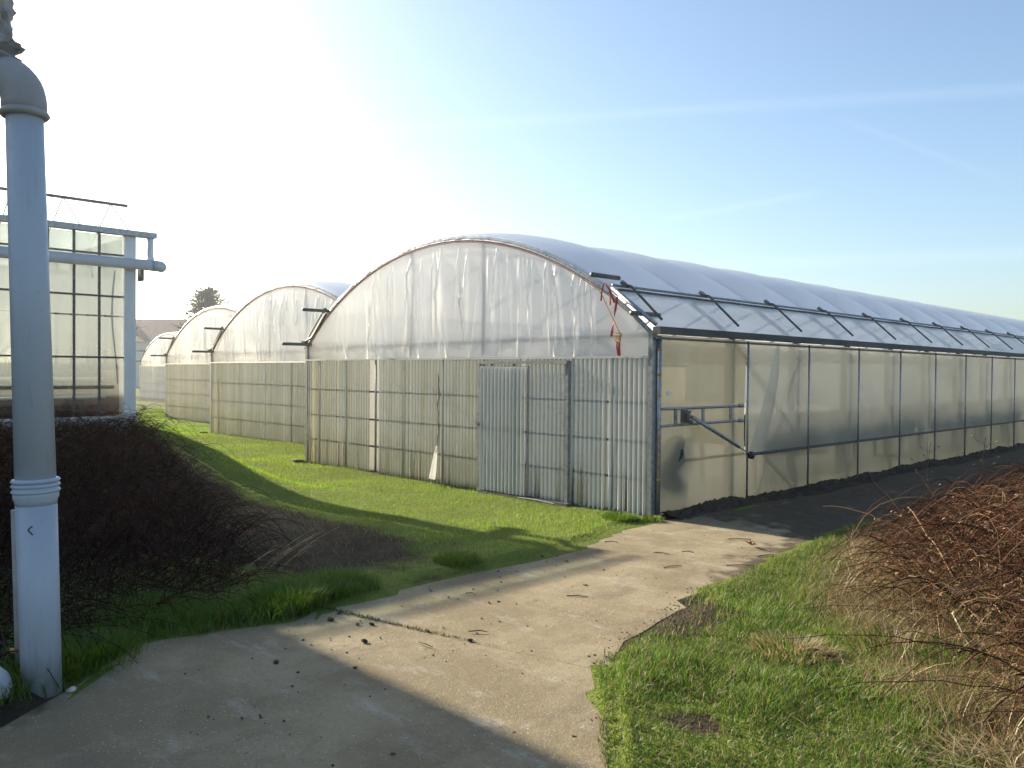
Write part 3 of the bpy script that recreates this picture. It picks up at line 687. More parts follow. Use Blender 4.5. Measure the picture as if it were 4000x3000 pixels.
MB().box(-6.4, -.25, -.03, -.02, H0, HG).build('end_glazing', MAT['glass'], gh)
for k in range(6): MB().box(-1.2 - k, -1.15 - k, -.06, -.03, H0, HG).build('end_bar', MAT['steeldark'], gh)
for z in (.62, .95): gtube('heating_pipe', (-.35, GL, z), (-.35, -.3, z), .03, MAT['pvc'])
hs = MB().tube([(-.12 - .02 * math.sin(k), -.26 - .05 * math.sin(k * .45), 2.9 - k * .2) for k in range(11)], .014, 6).build('hanging_hose', MAT['rubber'], gh, True)
tb = empty('work_table', (-9.6, -4.4, GZ)); tag(tb, 'dark work table standing inside the glasshouse', 'table')
MB().box(-.5, .5, -1.5, .9, .58, .64).build('table_top', MAT['bench'], tb)
for x in (-.42, .38):
    for y in (-1.4, .75): MB().box(x, x + .06, y, y + .08, 0, .58).build('leg', MAT['bench'], tb)
for k in range(2):
    sgb = empty('plant_staging', (-11.0 - 1.6 * k, -9.2, GZ)); tag(sgb, ('dark plant staging inside the glasshouse, nearer the front glass', 'dark plant staging inside the glasshouse, nearer the back')[k], 'staging', 'staging inside the glasshouse')
    MB().box(-.6, .6, -3.5, 5.6, .60, .66).build('staging_top', MAT['bench'], sgb)
    for y in (-3.3, 0, 3, 5.4): MB().box(-.5, .5, y, y + .07, -.05, .60).build('trestle', MAT['bench'], sgb)
    n = 2500; pp = np.stack([rng.uniform(-.6, .6, n), rng.uniform(-3.5, 5.6, n), np.full(n, .65)], 1)
    o = blades('pot_plants', pp, rng.uniform(.15, .6, n), rng.uniform(.06, .12, n), rng.uniform(.02, .16, n), pick([(.03, .05, .02), (.045, .06, .025)], n), MAT['needle'], 1, sgb); tag(o, kind='stuff')
for k, (y, r) in enumerate(((-.6, .17), (.1, .2), (.5, .14))):
    vs, fs = lump(r, 40 + k, 2, (1, 1.2, .9)); o = MB().add(vs, fs).build('filled_bag', MAT['dark'], None, True); o.location = (-9.5, -4.4 + y, GZ + .64 + r * .55)
    tag(o, ['left dark bag on the glasshouse table', 'largest dark bag in the middle of the glasshouse table', 'right small dark bag on the glasshouse table'][k], 'bag', 'bags on the glasshouse table')

# ------------------------------------------------------------------ boiler house beyond the left edge: throws the shade over the near concrete
bh = empty('boiler_house', (-6.6, -7.0, .0)); tag(bh, 'tall brick boiler house left of the big pipe', 'building')
MB().box(-9, 0, -9, 0, -.1, 6.3).build('wall', MAT['brick'], bh)
MB().add([(-9.3, .1, 6.3), (.3, .1, 6.3), (.3, -9.25, 6.3), (-9.3, -9.25, 6.3), (-9.3, -4.5, 8.2), (.3, -4.5, 8.2)], [(0, 1, 5, 4), (2, 3, 4, 5), (1, 2, 5), (3, 0, 4), (3, 2, 1, 0)]).build('roof', MAT['tile'], bh)
MB().box(.0, .06, -5.2, -3.6, 0, 2.4).build('door', MAT['steeldark'], bh)
MB().tube([(.30, .13, 6.3), (-9.3, .13, 6.3)], .06, 8).build('gutter', MAT['pvcdark'], bh)
for z, l in ((4.05, .50), (4.75, .18)):
    MB().tube([(-.3, 0, z), (-.3, l, z), (-.3, l, z + .3)], .11, 10).build('flue_elbow', MAT['pvcdark'], bh, True)

# ------------------------------------------------------------------ the big pipe in the foreground
IL = Vector((-.70, -.7145, 0))       # roughly parallel to the picture plane, to the left
bp = empty('standpipe', (1.02, -6.92, 0)); tag(bp, 'tall pale grey plastic pipe with dark elbow rising beside the concrete', 'pipe')
def lean(z, k=0.): return Vector((0, 0, z)) + IL * (.030 * z + k)
MB().tube([lean(-.06), lean(1.02)], [.097, .100], 28).tube([lean(1.02), lean(1.045), lean(1.06), lean(1.13)], [.100, .103, .110, .110], 28).build('lower_pipe', MAT['pipe'], bp, True)
for z in (1.095, 1.125, 1.15): MB().tube([lean(z - .011), lean(z), lean(z + .011)], [.111, .120, .111], 28).build('collar_ring', MAT['pvc'], bp, True)
MB().tube([lean(1.12), lean(3.20)], [.099, .089], 28).build('upper_pipe', MAT['pipe'], bp, True)
el = [lean(3.10), lean(3.16)] + [lean(3.17 + .145 * math.sin(a), .145 * (1 - math.cos(a))) for a in np.linspace(0, 1.75, 12)]
e_ = MB().tube(el, .108, 26).build('elbow', MAT['pvcdark'], bp, True)
MB().tube([lean(3.085), lean(3.10), lean(3.125)], [.108, .122, .108], 28).build('elbow_rim', MAT['pvcdark'], e_, True)
wv = MB(); n = 26; zs = np.linspace(3.34, 4.6, 44); g = np.random.default_rng(2)
P = np.zeros((44, n + 1, 3)); c0 = lean(3.3, .175)
jag = g.normal(0, 1, (44, n)); 
for i, z in enumerate(zs):
    for j in range(n + 1):
        a = 2 * math.pi * j / n; r = .098 + .010 * jag[i, j % n] + (.035 if z < 3.50 else 0.) * (i % 3 != 0) + .012 * (i % 5 == 0)
        P[i, j] = (c0.x + r * math.cos(a), c0.y + r * math.sin(a), z)
wv.grid(P).build('lagged_riser', MAT['wrap'], bp)
# little scratched mark on the pipe
fr_ = Vector((.7145, -.70, 0))      # towards the viewer
def pm_(u, z): 
    a = u / .104; return tuple(lean(z) + (-IL * math.sin(a) + fr_ * math.cos(a)) * .1)
mk = MB().tube([pm_(.033, .922), pm_(.012, .905), pm_(.010, .90), pm_(.034, .875)], .0035, 5).build('dark_mark', MAT['rubber'], bp)
tp = empty('thin_pipe', (.68, -6.93, 0)); tag(tp, 'thin grey pipe standing behind the big pale pipe', 'pipe')
MB().tube([(0, 0, -.05), (-.02, -.02, .95)], .034, 14).build('pipe_length', MAT['pvcdark'], tp, True)
MB().tube([(0, 0, .15), (0, 0, .175)], .040, 12).box(-.02, .03, -.06, -.04, .155, .172).build('red_clamp', MAT['rust'], tp)
vs, fs = lump(.16, 21, 3, (1, 1, .75), .25)
o = MB().add(vs, fs).build('white_sack', MAT['whiteplastic'], None, True); o.location = (1.02, -7.23, .09); tag(o, 'white plastic sack lying at the foot of the big pipe', 'sack')
vs, fs = lump(.022, 22, 2); o = MB().add(vs, fs).build('pebble', MAT['pebble'], None, True); o.location = (1.10, -6.80, .012); tag(o, 'pale round pebble beside the foot of the big pipe', 'pebble')

# ------------------------------------------------------------------ far things
hse = empty('house', (-80, 26, 0)); hse.rotation_euler = (0, 0, R(42)); tag(hse, 'white house with dark red tiled roof behind the tunnels', 'house')
MB().box(-9, 9, -4, 4, 0, 4.6).build('wall', MAT['render'], hse)
rfm = MB().add([(-9.4, -4.4, 4.45), (9.4, -4.4, 4.45), (9.4, 4.4, 4.45), (-9.4, 4.4, 4.45), (-9.4, 0, 6.9), (9.4, 0, 6.9)], [(0, 1, 5, 4), (2, 3, 4, 5), (1, 2, 5), (3, 0, 4), (3, 2, 1, 0)]).build('roof', MAT['tile'], hse)
MB().box(-5.4, -4.7, -.3, .4, 6.4, 7.5).build('chimney', MAT['brick'], rfm)
for x in (-6, -2, 2, 6):
    w_ = MB().box(x - .6, x + .6, -4.06, -3.98, 1.2, 2.6).build('window', MAT['white'], hse); MB().box(x - .5, x + .5, -4.08, -4.065, 1.3, 2.5).build('pane', MAT['dark'], w_)

def conifer(loc, h, r):
    t = empty('conifer', loc); tag(t, 'dark conifer standing behind the third tunnel', 'tree')
    MB().tube([(0, 0, 0), (0, 0, h * .95)], [.28, .03], 8).build('trunk', MAT['bark'], t)
    P, hh, ww, ll, az = [], [], [], [], []
    for k in range(46):
        z = h * (.12 + .86 * k / 46); rad = r * (1.02 - k / 46) ** .5 * random.uniform(.75, 1.1)
        for a in range(11):
            an = random.uniform(0, 6.28); rr = rad * random.uniform(.55, 1.05)
            for q in range(11):
                u = q / 10; P.append((math.cos(an) * rr * u + random.gauss(0, .12), math.sin(an) * rr * u + random.gauss(0, .12), z - .10 * rr * u + random.gauss(0, .08)))
                hh.append(random.uniform(.1, .32)); ww.append(.28); ll.append(random.uniform(.25, .5)); az.append(an + random.gauss(0, .5))
    N = len(P); blades('crown', np.array(P), np.array(hh), np.array(ww), np.array(ll), pick([(.030, .050, .030), (.022, .038, .024), (.042, .06, .034)], N), MAT['needle'], 1, t, np.array(az))
conifer((-62.2, 22.4, 0), 8.7, 4.0)
def bare_tree(loc, h, seed, label):
    g = random.Random(seed); t = empty('bare_tree', loc); tag(t, label, 'tree', 'bare winter trees')
    mb = MB(); tw = MB()
    def br(p, d, l, r, dep):
        q = p + d * l; m = (p + q) / 2 + Vector((g.gauss(0, .05), g.gauss(0, .05), 0)) * l
        (mb if dep < 1 else tw).tube([p, m, q], [r, r * .85, r * .65], 5 if dep < 2 else 3, False)
        if dep >= 5: return
        for k in range(3 if dep < 4 else 2):
            nd = (d + Vector((g.gauss(0, .55), g.gauss(0, .55), g.gauss(.1, .3)))).normalized(); br(q - d * l * g.uniform(0, .35), nd, l * g.uniform(.55, .8), r * .55, dep + 1)
    br(Vector((0, 0, 0)), Vector((0, 0, 1)), h * .3, h * .022, 0)
    mb.build('trunk', MAT['bark'], t); tw.build('crown', MAT['bark'], t)
bare_tree((-45, 25.7, 0), 8.6, 3, 'bare winter tree just showing above the second tunnel roof')
bare_tree((-41.4, 6.6, 0), 9.0, 8, 'bare winter tree behind the corner of the glasshouse')
bare_tree((-36, 1.0, 0), 8.0, 14, 'bare winter tree seen through the glasshouse')

# ------------------------------------------------------------------ grass
N = 420000
P = scatter(N, -30, .8, -3.4, 9, lawn_keep)
dist = np.hypot(P[:, 0] - 5.95, P[:, 1] + 8.2); P = P[rng.uniform(0, 1, len(P)) < np.clip(15 / dist, .25, 1)]
dist = np.hypot(P[:, 0] - 5.95, P[:, 1] + 8.2); N = len(P)
patch = np.clip(.5 + 12 * wob(P[:, 0] * 1.7, P[:, 1] * 1.7), 0, 1)[:, None]
dull = np.clip(.5 + 16 * wob(P[:, 0] * .8 + 3, P[:, 1] * 1.1), 0, 1)[:, None]; cl_ = pick(GREENS, N) * (.75 + .4 * patch) * (.78 + .3 * dull) * (np.array([1, 1, 1]) + (1 - dull) * np.array([.12, -.06, .1])); cl_[rng.uniform(0, 1, N) < .05] *= np.array([1.9, 1.25, 1.6])
o = blades('lawn_grass', P, rng.uniform(.022, .055, N) * (1 + .3 * (patch[:, 0] - .5)), .0045 * np.clip(dist / 7, 1, 4), rng.uniform(.005, .035, N), cl_, MAT['blade'], 1)
tag(o, 'short bright green lawn in front of the tunnels', 'grass', kind='stuff')
def verge_keep(x, y):
    return (x > xr(y) - .035 + .05 * np.sin(y * 5.3) * np.sin(y * 1.9)) & (rng.uniform(0, 1, len(x)) < turf(x, y) ** 1.3 + .03) & (x < bramx(y) + 1.0) & (x < 6.6)
P = scatter(300000, 2.0, 6.6, -7.4, 1.6, verge_keep); N = len(P)
patch = np.clip(.5 + 14 * wob(P[:, 0] * 3.1 + 5, P[:, 1] * 3.1), 0, 1)
edge = sm((P[:, 0] - bramx(P[:, 1]) + .55) / .8)
cl_ = pick(LUSH, N) * (.8 + .45 * patch[:, None]); br_ = rng.uniform(0, 1, N) < .15 + .6 * edge; cl_[br_] = pick(TAN, br_.sum()) * .8
h = rng.uniform(.03, .075, N) * (.65 + .8 * patch) * (1 + .7 * edge)
o = blades('verge_grass', P, h, rng.uniform(.003, .0065, N), h * rng.uniform(.2, 1.1, N), cl_, MAT['blade'], 2)
tag(o, 'thick green verge grass between road and brambles', 'grass', kind='stuff')
# shaded grass and soil fringe left of the road
def fringe_keep(x, y):
    return (x < xl(y) - .01) & (rng.uniform(0, 1, len(x)) < np.clip(1 - np.abs(x - xl(y) + .35) / .45, 0, 1) * np.clip(turf(x, y) + .35, 0, 1))
P = scatter(60000, -1.2, 1.2, -7.3, -4.3, fringe_keep); N = len(P); h = rng.uniform(.04, .16, N)
o = blades('fringe_grass', P, h, .006, h * rng.uniform(.3, 1.2, N), pick(LUSH, N), MAT['blade'], 2); tag(o, 'longer shaded grass along the left edge of the concrete', 'grass', kind='stuff')
def tuft(x, y, r, n, hmax, label, cols=LUSH, grp='grass tufts at the road edge'):
    rr = r * np.sqrt(rng.uniform(0, 1, n)); a = rng.uniform(0, 6.28, n); px, py = x + rr * np.cos(a), y + rr * np.sin(a)
    k = offroad(px + 0, py) | (rng.uniform(0, 1, n) < .15); px, py, rr, a = px[k], py[k], rr[k], a[k]; m = len(px)
    PP = np.stack([px - x, py - y, np.zeros(m)], 1); h = hmax * rng.uniform(.45, 1, m) * (1 - .45 * rr / r)
    o = blades('grass_tuft', PP, h, .006, h * rng.uniform(.25, .95, m), pick(cols, m), MAT['blade'], 3, None, a + rng.normal(0, .6, m))
    o.location = (x, y, float(gz(x - .1, y)) if not (xl(y) < x < xr(y)) else .0); tag(o, label, 'grass tuft', grp)
tuft(.45, -5.12, .30, 2600, .22, 'sunlit green grass tuft by the bend in the concrete edge')
tuft(.50, -4.70, .16, 700, .14, 'small grass tuft just beyond the sunlit tuft at the road edge')
tuft(.72, -6.62, .34, 2400, .20, 'dark green grass tuft beside the foot of the big pipe')
tuft(-.05, -5.95, .34, 1600, .18, 'shaded grass tuft between the pipe and the sunlit tuft')
tuft(-.15, -.42, .22, 1500, .13, 'darker grass tuft at the right front corner of the nearest tunnel', LUSH)
tuft(.16, -.20, .12, 500, .10, 'tiny weed tuft at the tunnel corner beside the road', LUSH)
tuft(.30, -3.35, .22, 900, .12, 'ragged grass tuft on the shaded lawn edge by the road')
tuft(3.55, -3.45, .26, 1500, .17, 'long pale grass tuft on the verge below the brambles', LUSH + TAN)
tuft(3.95, -2.95, .26, 1500, .20, 'long yellowish grass tuft at the foot of the brambles', LUSH + TAN)
tuft(4.35, -3.05, .24, 1600, .22, 'upright green grass tuft beside the bent dry stalk', LUSH)
# moss and grit in the joint between the slabs
tt = rng.uniform(0, 1, 1500) ** 1.4; jx = .62 + tt * 2.2; jy = -4.95 + .236 * (tt * 2.15) + rng.normal(0, .012, 1500) * (1.3 - tt)
o = blades('joint_moss', np.stack([jx, jy, np.full(1500, -.02)], 1), rng.uniform(.018, .042, 1500) * (1.15 - .7 * tt), .012, rng.uniform(.005, .03, 1500), pick([(.10, .085, .03), (.16, .14, .05), (.07, .055, .03), (.12, .14, .03)], 1500), MAT['straw'], 1)
tag(o, 'line of moss and dead grass in the joint between two slabs', 'moss', kind='stuff')

# ------------------------------------------------------------------ brambles
def arcs(N, x, y, z0, L, rise, spread, K=8, az=None):
    az = rng.uniform(0, 6.28, N) if az is None else az
    t = np.linspace(0, 1, K)[None]; le = L[:, None]
    px = x[:, None] + np.cos(az)[:, None] * le * spread * t; py = y[:, None] + np.sin(az)[:, None] * le * spread * t
    pz = z0[:, None] + le * rise[:, None] * (1.9 * t - 1.75 * t * t)
    for k in range(3):
        fz = rng.uniform(3, 9, N)[:, None]; ph = rng.uniform(0, 6.28, (3, N))[:, :, None]
        am = .02 * le
        px = px + am * np.sin(fz * t + ph[0]) / (k + 1); py = py + am * np.sin(fz * t + ph[1]) / (k + 1); pz = pz + am * .7 * np.sin(fz * t + ph[2]) / (k + 1)
    pz = np.maximum(pz, gz(px, py) + .01)
    return np.stack([px, py, pz], 2)
REDS = [(.085, .028, .014), (.05, .018, .010), (.11, .040, .020), (.028, .013, .009), (.15, .08, .038)]
STRAW = [(.46, .34, .19), (.38, .26, .13), (.54, .43, .26), (.30, .19, .10)]
bt = empty('bramble_thicket', (4.4, -.6, .2)); tag(bt, 'sunlit mound of reddish brown leafless brambles right of the road', 'brambles')
bt.location = (0, 0, 0)
def right_pts(N, inset=.15, ymin=-4.6, ymax=2.6, xmax=9.5):
    x = rng.uniform(2.3, xmax, N * 5); y = rng.uniform(ymin, ymax, N * 5); k = (x > bramx(y) + inset) & (y > -5.2) & (rng.uniform(0, 1, N * 5) < np.clip(1.3 - .12 * (x - 3), .2, 1)); return x[k][:N], y[k][:N]
x, y = right_pts(17000, .40); N = len(x); ed = sm((x - bramx(y) - .1) / .8)
canes('canes', arcs(N, x, y, gz(x, y), rng.uniform(.4, 1.15, N), rng.uniform(.25, .85, N) * (.35 + .65 * ed), .7), rng.choice([.0016, .002, .003, .0045, .006], N, p=[.3, .3, .22, .13, .05]), pick(REDS, N), MAT['cane'], bt)
x, y = right_pts(10000, .35); N = len(x); ed = sm((x - bramx(y) - .1) / .8)
canes('twigs', arcs(N, x, y, gz(x, y) + rng.uniform(.05, .34, N) * ed, rng.uniform(.15, .45, N), rng.uniform(-.2, .6, N), .8, 5), rng.uniform(.0012, .0024, N), pick(REDS + STRAW[:2], N), MAT['cane'], bt)
x, y = right_pts(30000, -.1, -5.2); kk = rng.uniform(0, 1, len(x)) < np.clip(1.15 - sm((x - bramx(y)) / 1.0) * 1.1, .06, 1); x, y = x[kk], y[kk]; N = len(x)
gap = ~((x > 3.1) & (x < 4.1) & (y > -1.6) & (y < -.2) & (rng.uniform(0, 1, N) < .75)); x, y = x[gap], y[gap]; N = len(x); h = rng.uniform(.06, .30, N)
o = blades('dry_grass', np.stack([x, y, gz(x, y)], 1), h, rng.uniform(.003, .006, N), h * rng.uniform(.3, 1.8, N), pick(STRAW + [(.2, .11, .06)], N), MAT['straw'], 3, bt); tag(o, kind='stuff')
x, y = right_pts(9000, .2); N = len(x)
o = blades('dead_leaves', np.stack([x, y, gz(x, y) + rng.uniform(.02, .42, N)], 1), rng.uniform(-.01, .03, N), rng.uniform(.012, .034, N), rng.uniform(.015, .05, N), pick([(.22, .11, .06), (.14, .065, .04), (.34, .22, .13), (.10, .05, .035)], N), MAT['straw'], 2, bt); tag(o, kind='stuff')
x, y = right_pts(190, .5); N = len(x)
canes('thick_canes', arcs(N, x, y, gz(x, y), rng.uniform(.7, 1.4, N), rng.uniform(.3, .75, N), .7, 10), rng.uniform(.0045, .008, N), pick([(.045, .022, .014), (.07, .03, .018), (.14, .09, .05)], N), MAT['cane'], bt, 5)
# the stronger dark stems that lean out of the mound, each built singly
for k, (a, m, b, r, c) in enumerate([((3.75, -1.0, .05), (3.2, -.7, .55), (2.85, -.55, .80), .006, (.05, .035, .03)), ((3.85, -1.35, .08), (3.2, -1.25, .50), (2.78, -1.35, .42), .005, (.06, .04, .03)),
        ((4.2, -2.2, .15), (3.75, -1.6, .52), (3.35, -1.05, .66), .007, (.30, .20, .12)), ((4.6, -2.5, .15), (3.9, -2.55, .30), (3.2, -2.75, .10), .004, (.05, .035, .03)),
        ((4.9, -3.2, .2), (4.2, -3.4, .36), (3.55, -3.6, .16), .004, (.05, .03, .025)), ((4.9, -3.6, .2), (4.4, -3.95, .30), (4.0, -4.2, .12), .004, (.05, .03, .025)),
        ((3.3, .1, .15), (2.7, .3, .55), (2.2, .5, .60), .004, (.20, .09, .05)), ((3.3, -.1, .15), (2.6, .0, .45), (2.05, .15, .38), .004, (.22, .10, .06)),
        ((3.6, -.4, .2), (3.3, -.2, .62), (3.1, -.1, .85), .005, (.06, .04, .03)), ((4.3, -.9, .2), (4.35, -.85, .62), (4.3, -.8, .95), .005, (.07, .05, .035))]):
    a, m, b = np.array(a), np.array(m), np.array(b); t = np.linspace(0, 1, 12)[:, None]; p = a * (1 - t) ** 2 + 2 * m * t * (1 - t) + b * t * t
    p += rng.normal(0, .008, p.shape)
    canes('stem', p[None], [r], np.array([c]), MAT['cane'], bt, 5)
# bent dry stalk and the standing weed with seed heads
o = canes('bent_stalk', np.array([[(4.45, -2.95, .08), (4.36, -2.93, .22), (4.28, -2.90, .335), (4.33, -2.86, .40), (4.40, -2.82, .43), (4.44, -2.80, .40), (4.45, -2.79, .33)]]), [.0065], np.array([(.62, .52, .36)]), MAT['straw'], None, 6); tag(o, 'pale bent dry stalk arching over the foot of the brambles', 'stalk')
for k, (wx, wy, wh, lb) in enumerate([(3.02, .35, .98, 'tallest dried weed with pale seed heads against the dark road'), (3.45, .55, .86, 'branching dried weed with seed heads, right of the tallest one'), (4.15, .75, .95, 'thin dried weed nearest the right edge of the picture')]):
    wt = empty('dried_weed', (wx, wy, float(gz(wx, wy)))); tag(wt, lb, 'dried weed', 'dried weeds on the bramble mound')
    g = random.Random(60 + k); stm = MB().tube([(0, 0, 0), (.02, .01, wh * .4), (-.01, .02, wh * .75), (.02, 0, wh)], [.007, .006, .004, .002], 5).build('stem', MAT['twig'], wt)
    hd = MB().add(*lump(.010, 70 + k, 1)).mesh('seed_head', MAT['seed'])
    for q in range(11):
        z = wh * g.uniform(.45, .98); a = g.uniform(0, 6.28); l = g.uniform(.06, .20); e = (math.cos(a) * l, math.sin(a) * l, z + l * g.uniform(.3, .9))
        MB().tube([(0, .01, z), (e[0] * .6, e[1] * .6, z + (e[2] - z) * .4), e], .0018, 4).build('branch', MAT['twig'], wt)
        link('seed_head', hd, wt, e)
# straw heaps on the verge
for k, (hx_, hy_, w_, lb) in enumerate([(3.62, -3.42, .24, 'flattened heap of pale straw on the green verge'), (4.25, -3.55, .36, 'dry straw heap below the bent stalk'), (3.45, -1.95, .42, 'sunlit yellow dry grass heap at the left foot of the brambles'), (4.85, -4.2, .4, 'dry straw heap at the lower right corner')]):
    n = 340; a = rng.normal(.5, .5, n) + (k * .9); px, py = rng.normal(0, w_ * .6, n), rng.normal(0, w_ * .45, n)
    pz = .10 * np.exp(-(px ** 2 + py ** 2) / (w_ * .5) ** 2)
    a = a + rng.normal(0, .9, n); pz = pz * .6; h = rng.uniform(.01, .09, n); o = blades('straw_heap', np.stack([px, py, pz], 1), h, rng.uniform(.003, .006, n), rng.uniform(.1, .26, n), pick(STRAW, n), MAT['straw'], 3, None, a); o.location = (hx_, hy_, float(gz(hx_, hy_)))
    tag(o, lb, 'straw', 'heaps of dry straw on the verge', 'stuff')

# shaded brambles on the bank at the left
lt = empty('bramble_thicket', (0, 0, 0)); tag(lt, 'dark shaded brambles covering the bank below the glasshouse', 'brambles')
def left_pts(N):
    x = rng.uniform(-10.5, .6, N * 8); y = rng.uniform(-9.0, -2.7, N * 8)
    up = np.interp(x, [-10.5, -7.3, -4.7, -3.5, -1.5, -.3, .6], [-2.9, -3.1, -3.55, -4.0, -4.55, -5.1, -6.2])
    k = (y < up) & (x < xl(y) - .55); return x[k][:N], y[k][:N]
x, y = left_pts(8500); N = len(x); up = sm((-.3 - x) / 1.2)
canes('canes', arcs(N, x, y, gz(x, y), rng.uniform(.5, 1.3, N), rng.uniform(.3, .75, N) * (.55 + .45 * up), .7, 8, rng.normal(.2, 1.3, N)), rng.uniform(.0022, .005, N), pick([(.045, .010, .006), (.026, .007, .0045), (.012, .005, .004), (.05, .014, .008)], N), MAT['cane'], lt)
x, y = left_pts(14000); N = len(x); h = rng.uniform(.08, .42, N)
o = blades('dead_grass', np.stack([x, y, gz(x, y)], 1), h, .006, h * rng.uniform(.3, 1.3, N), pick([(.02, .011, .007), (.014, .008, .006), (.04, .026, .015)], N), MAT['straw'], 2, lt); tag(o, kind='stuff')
dk = empty('dead_stalks', (-.55, -4.75, 0)); tag(dk, 'clump of sunlit pale dead stalks leaning over the bare soil', 'stalks')
for k in range(13):
    a = rng.uniform(-.2, 1.3); l = rng.uniform(.35, .75); t = np.linspace(0, 1, 7); s0 = rng.normal(0, .09, 2)
    p = np.stack([s0[0] + np.cos(a) * l * .75 * t ** 1.1, s0[1] + np.sin(a) * l * .75 * t, .02 + l * (.75 * t - .22 * t * t)], 1)
    canes('stalk', p[None], [.0045], pick(STRAW, 1), MAT['straw'], dk, 4)
x = rng.uniform(-4.2, .3, 2600); y = rng.uniform(-4.9, -2.9, 2600); h = rng.uniform(.02, .09, 2600); k = offroad(x, y)
o = blades('soil_litter', np.stack([x, y, gz(x, y)], 1)[k], h[k], .006, h[k] * 1.2, pick([(.12, .08, .05), (.2, .15, .08), (.09, .12, .03)], k.sum()), MAT['straw'], 2); tag(o, 'dead stems littering the bare dark soil', 'litter', kind='stuff')

# ------------------------------------------------------------------ odds and ends on the ground
CLODS = [(1.15, -4.99, 0.019), (1.22, -4.92, 0.023), (1.1, -4.94, 0.013), (0.85, -4.95, 0.019), (1.5, -5.17, 0.03), (1.58, -4.73, 0.018), (1.93, -4.66, 0.023), (1.19, -5.44, 0.014), (2.9, -5.98, 0.018), (1.05, -4.09, 0.015), (1.37, -3.96, 0.014), (1.39, -3.89, 0.016), (0.81, -4.08, 0.015), (0.69, -3.23, 0.014), (0.86, -3.37, 0.016), (0.98, -3.47, 0.012), (1.45, -5.78, 0.024), (1.68, -5.76, 0.013), (1.85, -5.48, 0.016), (3.12, -5.42, 0.013), (3.35, -5.24, 0.014), (3.12, -4.79, 0.012), (2.9, -5.35, 0.007), (2.7, -5.19, 0.007), (2.77, -5.14, 0.008), (2.13, -5.02, 0.008), (3.28, -5.03, 0.01), (0.43, -2.22, 0.014), (0.57, -2.53, 0.020), (0.63, -2.4, 0.013), (0.84, -2.5, 0.016), (1.29, -2.5, 0.012), (1.48, -5.41, 0.01), (1.31, -5.45, 0.011), (3.02, -5.92, 0.006), (1.53, -3.03, 0.02), (2.23, -3.74, 0.015), (0.93, -5.08, 0.034)]
meshes = [MB().add(*lump(1, 100 + k, 2, (1, .75, .5), .8)).mesh('mud_clod', MAT['clod'], False) for k in range(6)]
for k, (x, y, r) in enumerate(CLODS):
    o = link('mud_clod', meshes[k % 6], None, (x, y, r * .35)); r *= .65; o.scale = (r, r, r); o.rotation_euler = (0, 0, k * 1.3)
    lab = 'small dried mud clod on the far slab beyond the joint' if y > -4.93 + .236 * (x - .62) else 'small dried mud clod on the near slab, sunlit or at the shadow edge' if x > .8 and y > -5.3 or x > 2.6 else 'small dried mud clod on the shaded part of the near slab'
    if k == 8: o.data = MB().add(*lump(1, 130, 2, (1, .8, .9), .35)).mesh('stone', MAT['stone']); o.name = 'stone'; lab = 'dark stone alone on the shaded concrete at the bottom edge'
    tag(o, lab, 'stone' if k == 8 else 'clod', None if k == 8 else 'mud clods scattered on the road')
STICKS = [(1.06, -3.93, 1.16, -3.91), (1.65, -3.4, 1.79, -3.31), (1.75, -4.93, 1.89, -4.93), (1.8, -4.55, 1.9, -4.47), (1.62, -2.06, 1.69, -1.89), (1.32, -0.47, 1.51, -0.34), (1.96, -1.01, 2.06, -0.84), (1.34, -1.37, 1.45, -1.32), (0.53, -1.56, 0.65, -1.48), (1.95, -1.56, 2.17, -1.38), (1.18, -1.61, 1.34, -1.57)]
SL = ['short dry stick on the road, left of the longer one near the middle', 'long straight dry stick lying near the middle of the sunlit road', 'curved twig on the concrete just below the slab joint', 'thin stick lying along the slab joint', 'stick on the sunlit road pointing at the verge, below the dead leaf', 'stick nearest the tunnel shade, above the dead leaf', 'stick beside the verge edge, right of the dead leaf', 'short stick left of the dead leaf on the road', 'stick nearest the lawn edge below the tunnel corner', 'longest stick at the muddy verge edge of the road', 'stick on the road midway between lawn and verge']
for k, (a, b, c, d) in enumerate(STICKS):
    mx_, my_ = (a + c) / 2 + .008 * math.sin(k * 3), (b + d) / 2 + .012 * math.cos(k * 2)
    o = MB().tube([(a - mx_, b - my_, .008), (0, .006, .016), (c - mx_, d - my_, .010)], [.004, .0045, .003], 5).build('stick', MAT['twig']); o.location = (mx_, my_, 0)
    tag(o, SL[k], 'stick', 'sticks on the road')
def leaf(name, x, y, z, s, label, seed):
    g = np.random.default_rng(seed); a = np.linspace(0, 6.283, 15)[:-1]; r = s * (.65 + .35 * np.cos(a * 5 + 1)) * g.uniform(.8, 1.1, 14)
    V = [(0, 0, .01)] + [(r[i] * math.cos(a[i]), r[i] * math.sin(a[i]) * .8, .01 + abs(g.normal(0, .35 * s))) for i in range(14)]
    o = MB().add(V, [(0, 1 + i, 1 + (i + 1) % 14) for i in range(14)]).build(name, MAT['deadleaf']); o.location = (x, y, z); tag(o, label, 'leaf')
leaf('dead_leaf', 1.70, -.64, .01, .09, 'curled brown dead leaf on the road near the tunnel shade', 1)
leaf('dead_leaf', 3.28, -4.50, .05, .045, 'pale brown dead leaf lying on the verge grass', 2)
n = 900; mbg = MB(); 
gx_, gy_ = rng.uniform(.4, 3.8, n), rng.uniform(-6.6, 1.0, n); k = (gx_ > xl(gy_) + .03) & (gx_ < xr(gy_) - .02)
near_r = rng.uniform(0, 1, n) < .45 + .5 * sm((gx_ - xl(gy_)) / (xr(gy_) - xl(gy_) + 1e-6)) ; k &= near_r
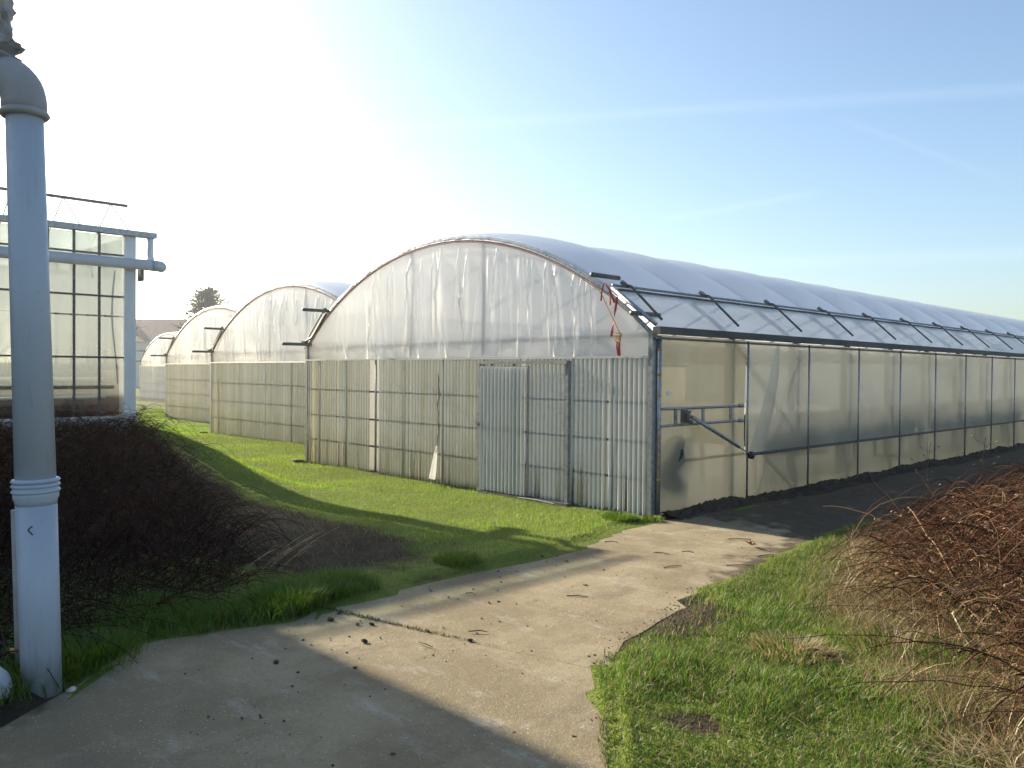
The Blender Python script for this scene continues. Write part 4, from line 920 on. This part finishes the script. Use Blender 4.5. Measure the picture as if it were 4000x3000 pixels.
for x, y in zip(gx_[k], gy_[k]):
    r = random.choice((.003, .004, .005, .008)); b = len(mbg.v); h = random.random()
    mbg.add([(x - r, y - r * .5, 0), (x + r, y - r, 0), (x + r * .6, y + r, 0), (x - r, y + r * .6, 0), (x, y, r * 1.1)], [(0, 1, 4), (1, 2, 4), (2, 3, 4), (3, 0, 4)])
for x, y in zip(rng.normal(2.5, .20, 380), rng.uniform(-4.4, -2.3, 380)):
    x = x + (xr(y) - 2.5) + .05; r = random.uniform(.004, .012); z = max(float(gz(x, y)), -.004); mbg.add([(x - r, y - r * .5, z), (x + r, y - r, z), (x + r * .6, y + r, z), (x - r, y + r * .6, z), (x, y, z + r * 1.0)], [(0, 1, 4), (1, 2, 4), (2, 3, 4), (3, 0, 4)])
o = mbg.build('road_grit', MAT['clod']); tag(o, 'grit and crumbs of earth scattered on the concrete', 'grit', kind='stuff')
# earth heaped along the foot of the side film
mbg = MB(); ys3 = np.concatenate([np.arange(.1, 14, .035), np.arange(14, 34, .12)]); E3 = np.zeros((7, len(ys3), 3)); nn = rng.normal(0, 1, (7, len(ys3)))
env = .55 + .45 * np.sin(ys3 * 1.3) * np.sin(ys3 * .37 + 1) + .25 * np.sin(ys3 * 4.1 + 2)
for i, (xx, zz) in enumerate(((.0, .05), (.06, .085), (.11, .075), (.16, .05), (.21, .03), (.28, .012), (.40, -.03))):
    w3 = (np.roll(nn[i], 1) + nn[i] + np.roll(nn[i], -1)) / 3
    E3[i, :, 0] = xx + .018 * w3 * (i > 0); E3[i, :, 1] = ys3; E3[i, :, 2] = zz * np.clip(env, .15, 1.3) + .016 * nn[i] * (zz > 0)
mbg.grid(E3); mbg.f = [f[::-1] for f in mbg.f]
o = mbg.build('earth_ridge', MAT['clod']); tag(o, 'low ridge of dark earth heaped against the tunnel side film', 'earth', kind='stuff')
# a few small things along the tunnel fronts
vs, fs = lump(.16, 33, 2, (1.3, .6, .25), .3)
for x, y, lb in ((-8.15, -.12, 'weathered slab of concrete at the left foot of the nearest tunnel'), (-16.2, 1.6, 'weathered slab of concrete at the left foot of the second tunnel')):
    o = MB().add(vs, fs).build('broken_slab', MAT['stone'], None, True); o.location = (x, y, .03); tag(o, lb, 'slab')
o = MB().tube([(-.35, 0, .01), (.0, .01, .02), (.35, 0, .01)], .008, 6).build('loose_bar', MAT['steeldark']); o.location = (-1.75, -.22, .02); o.rotation_euler = (0, 0, R(-3)); tag(o, 'thin pale metal bar lying in the grass below the sliding door', 'bar')

# ------------------------------------------------------------------ thin volume added to stand in for lens glare
hz = MB().box(-118, 60, -45, 75, -1.2, 10.5)
t = NT('glare_veil')
t.n.remove(t.out); t.out = t.n.new('ShaderNodeOutputMaterial')
pv = t.n.new('ShaderNodeVolumePrincipled'); pv.inputs['Color'].default_value = (.95, .97, 1, 1); pv.inputs['Density'].default_value = GLARE_DENSITY; pv.inputs['Anisotropy'].default_value = .8
t.l.new(pv.outputs[0], t.out.inputs['Volume'])
o = hz.build('glare_veil_box', t.m); tag(o, kind='stuff')
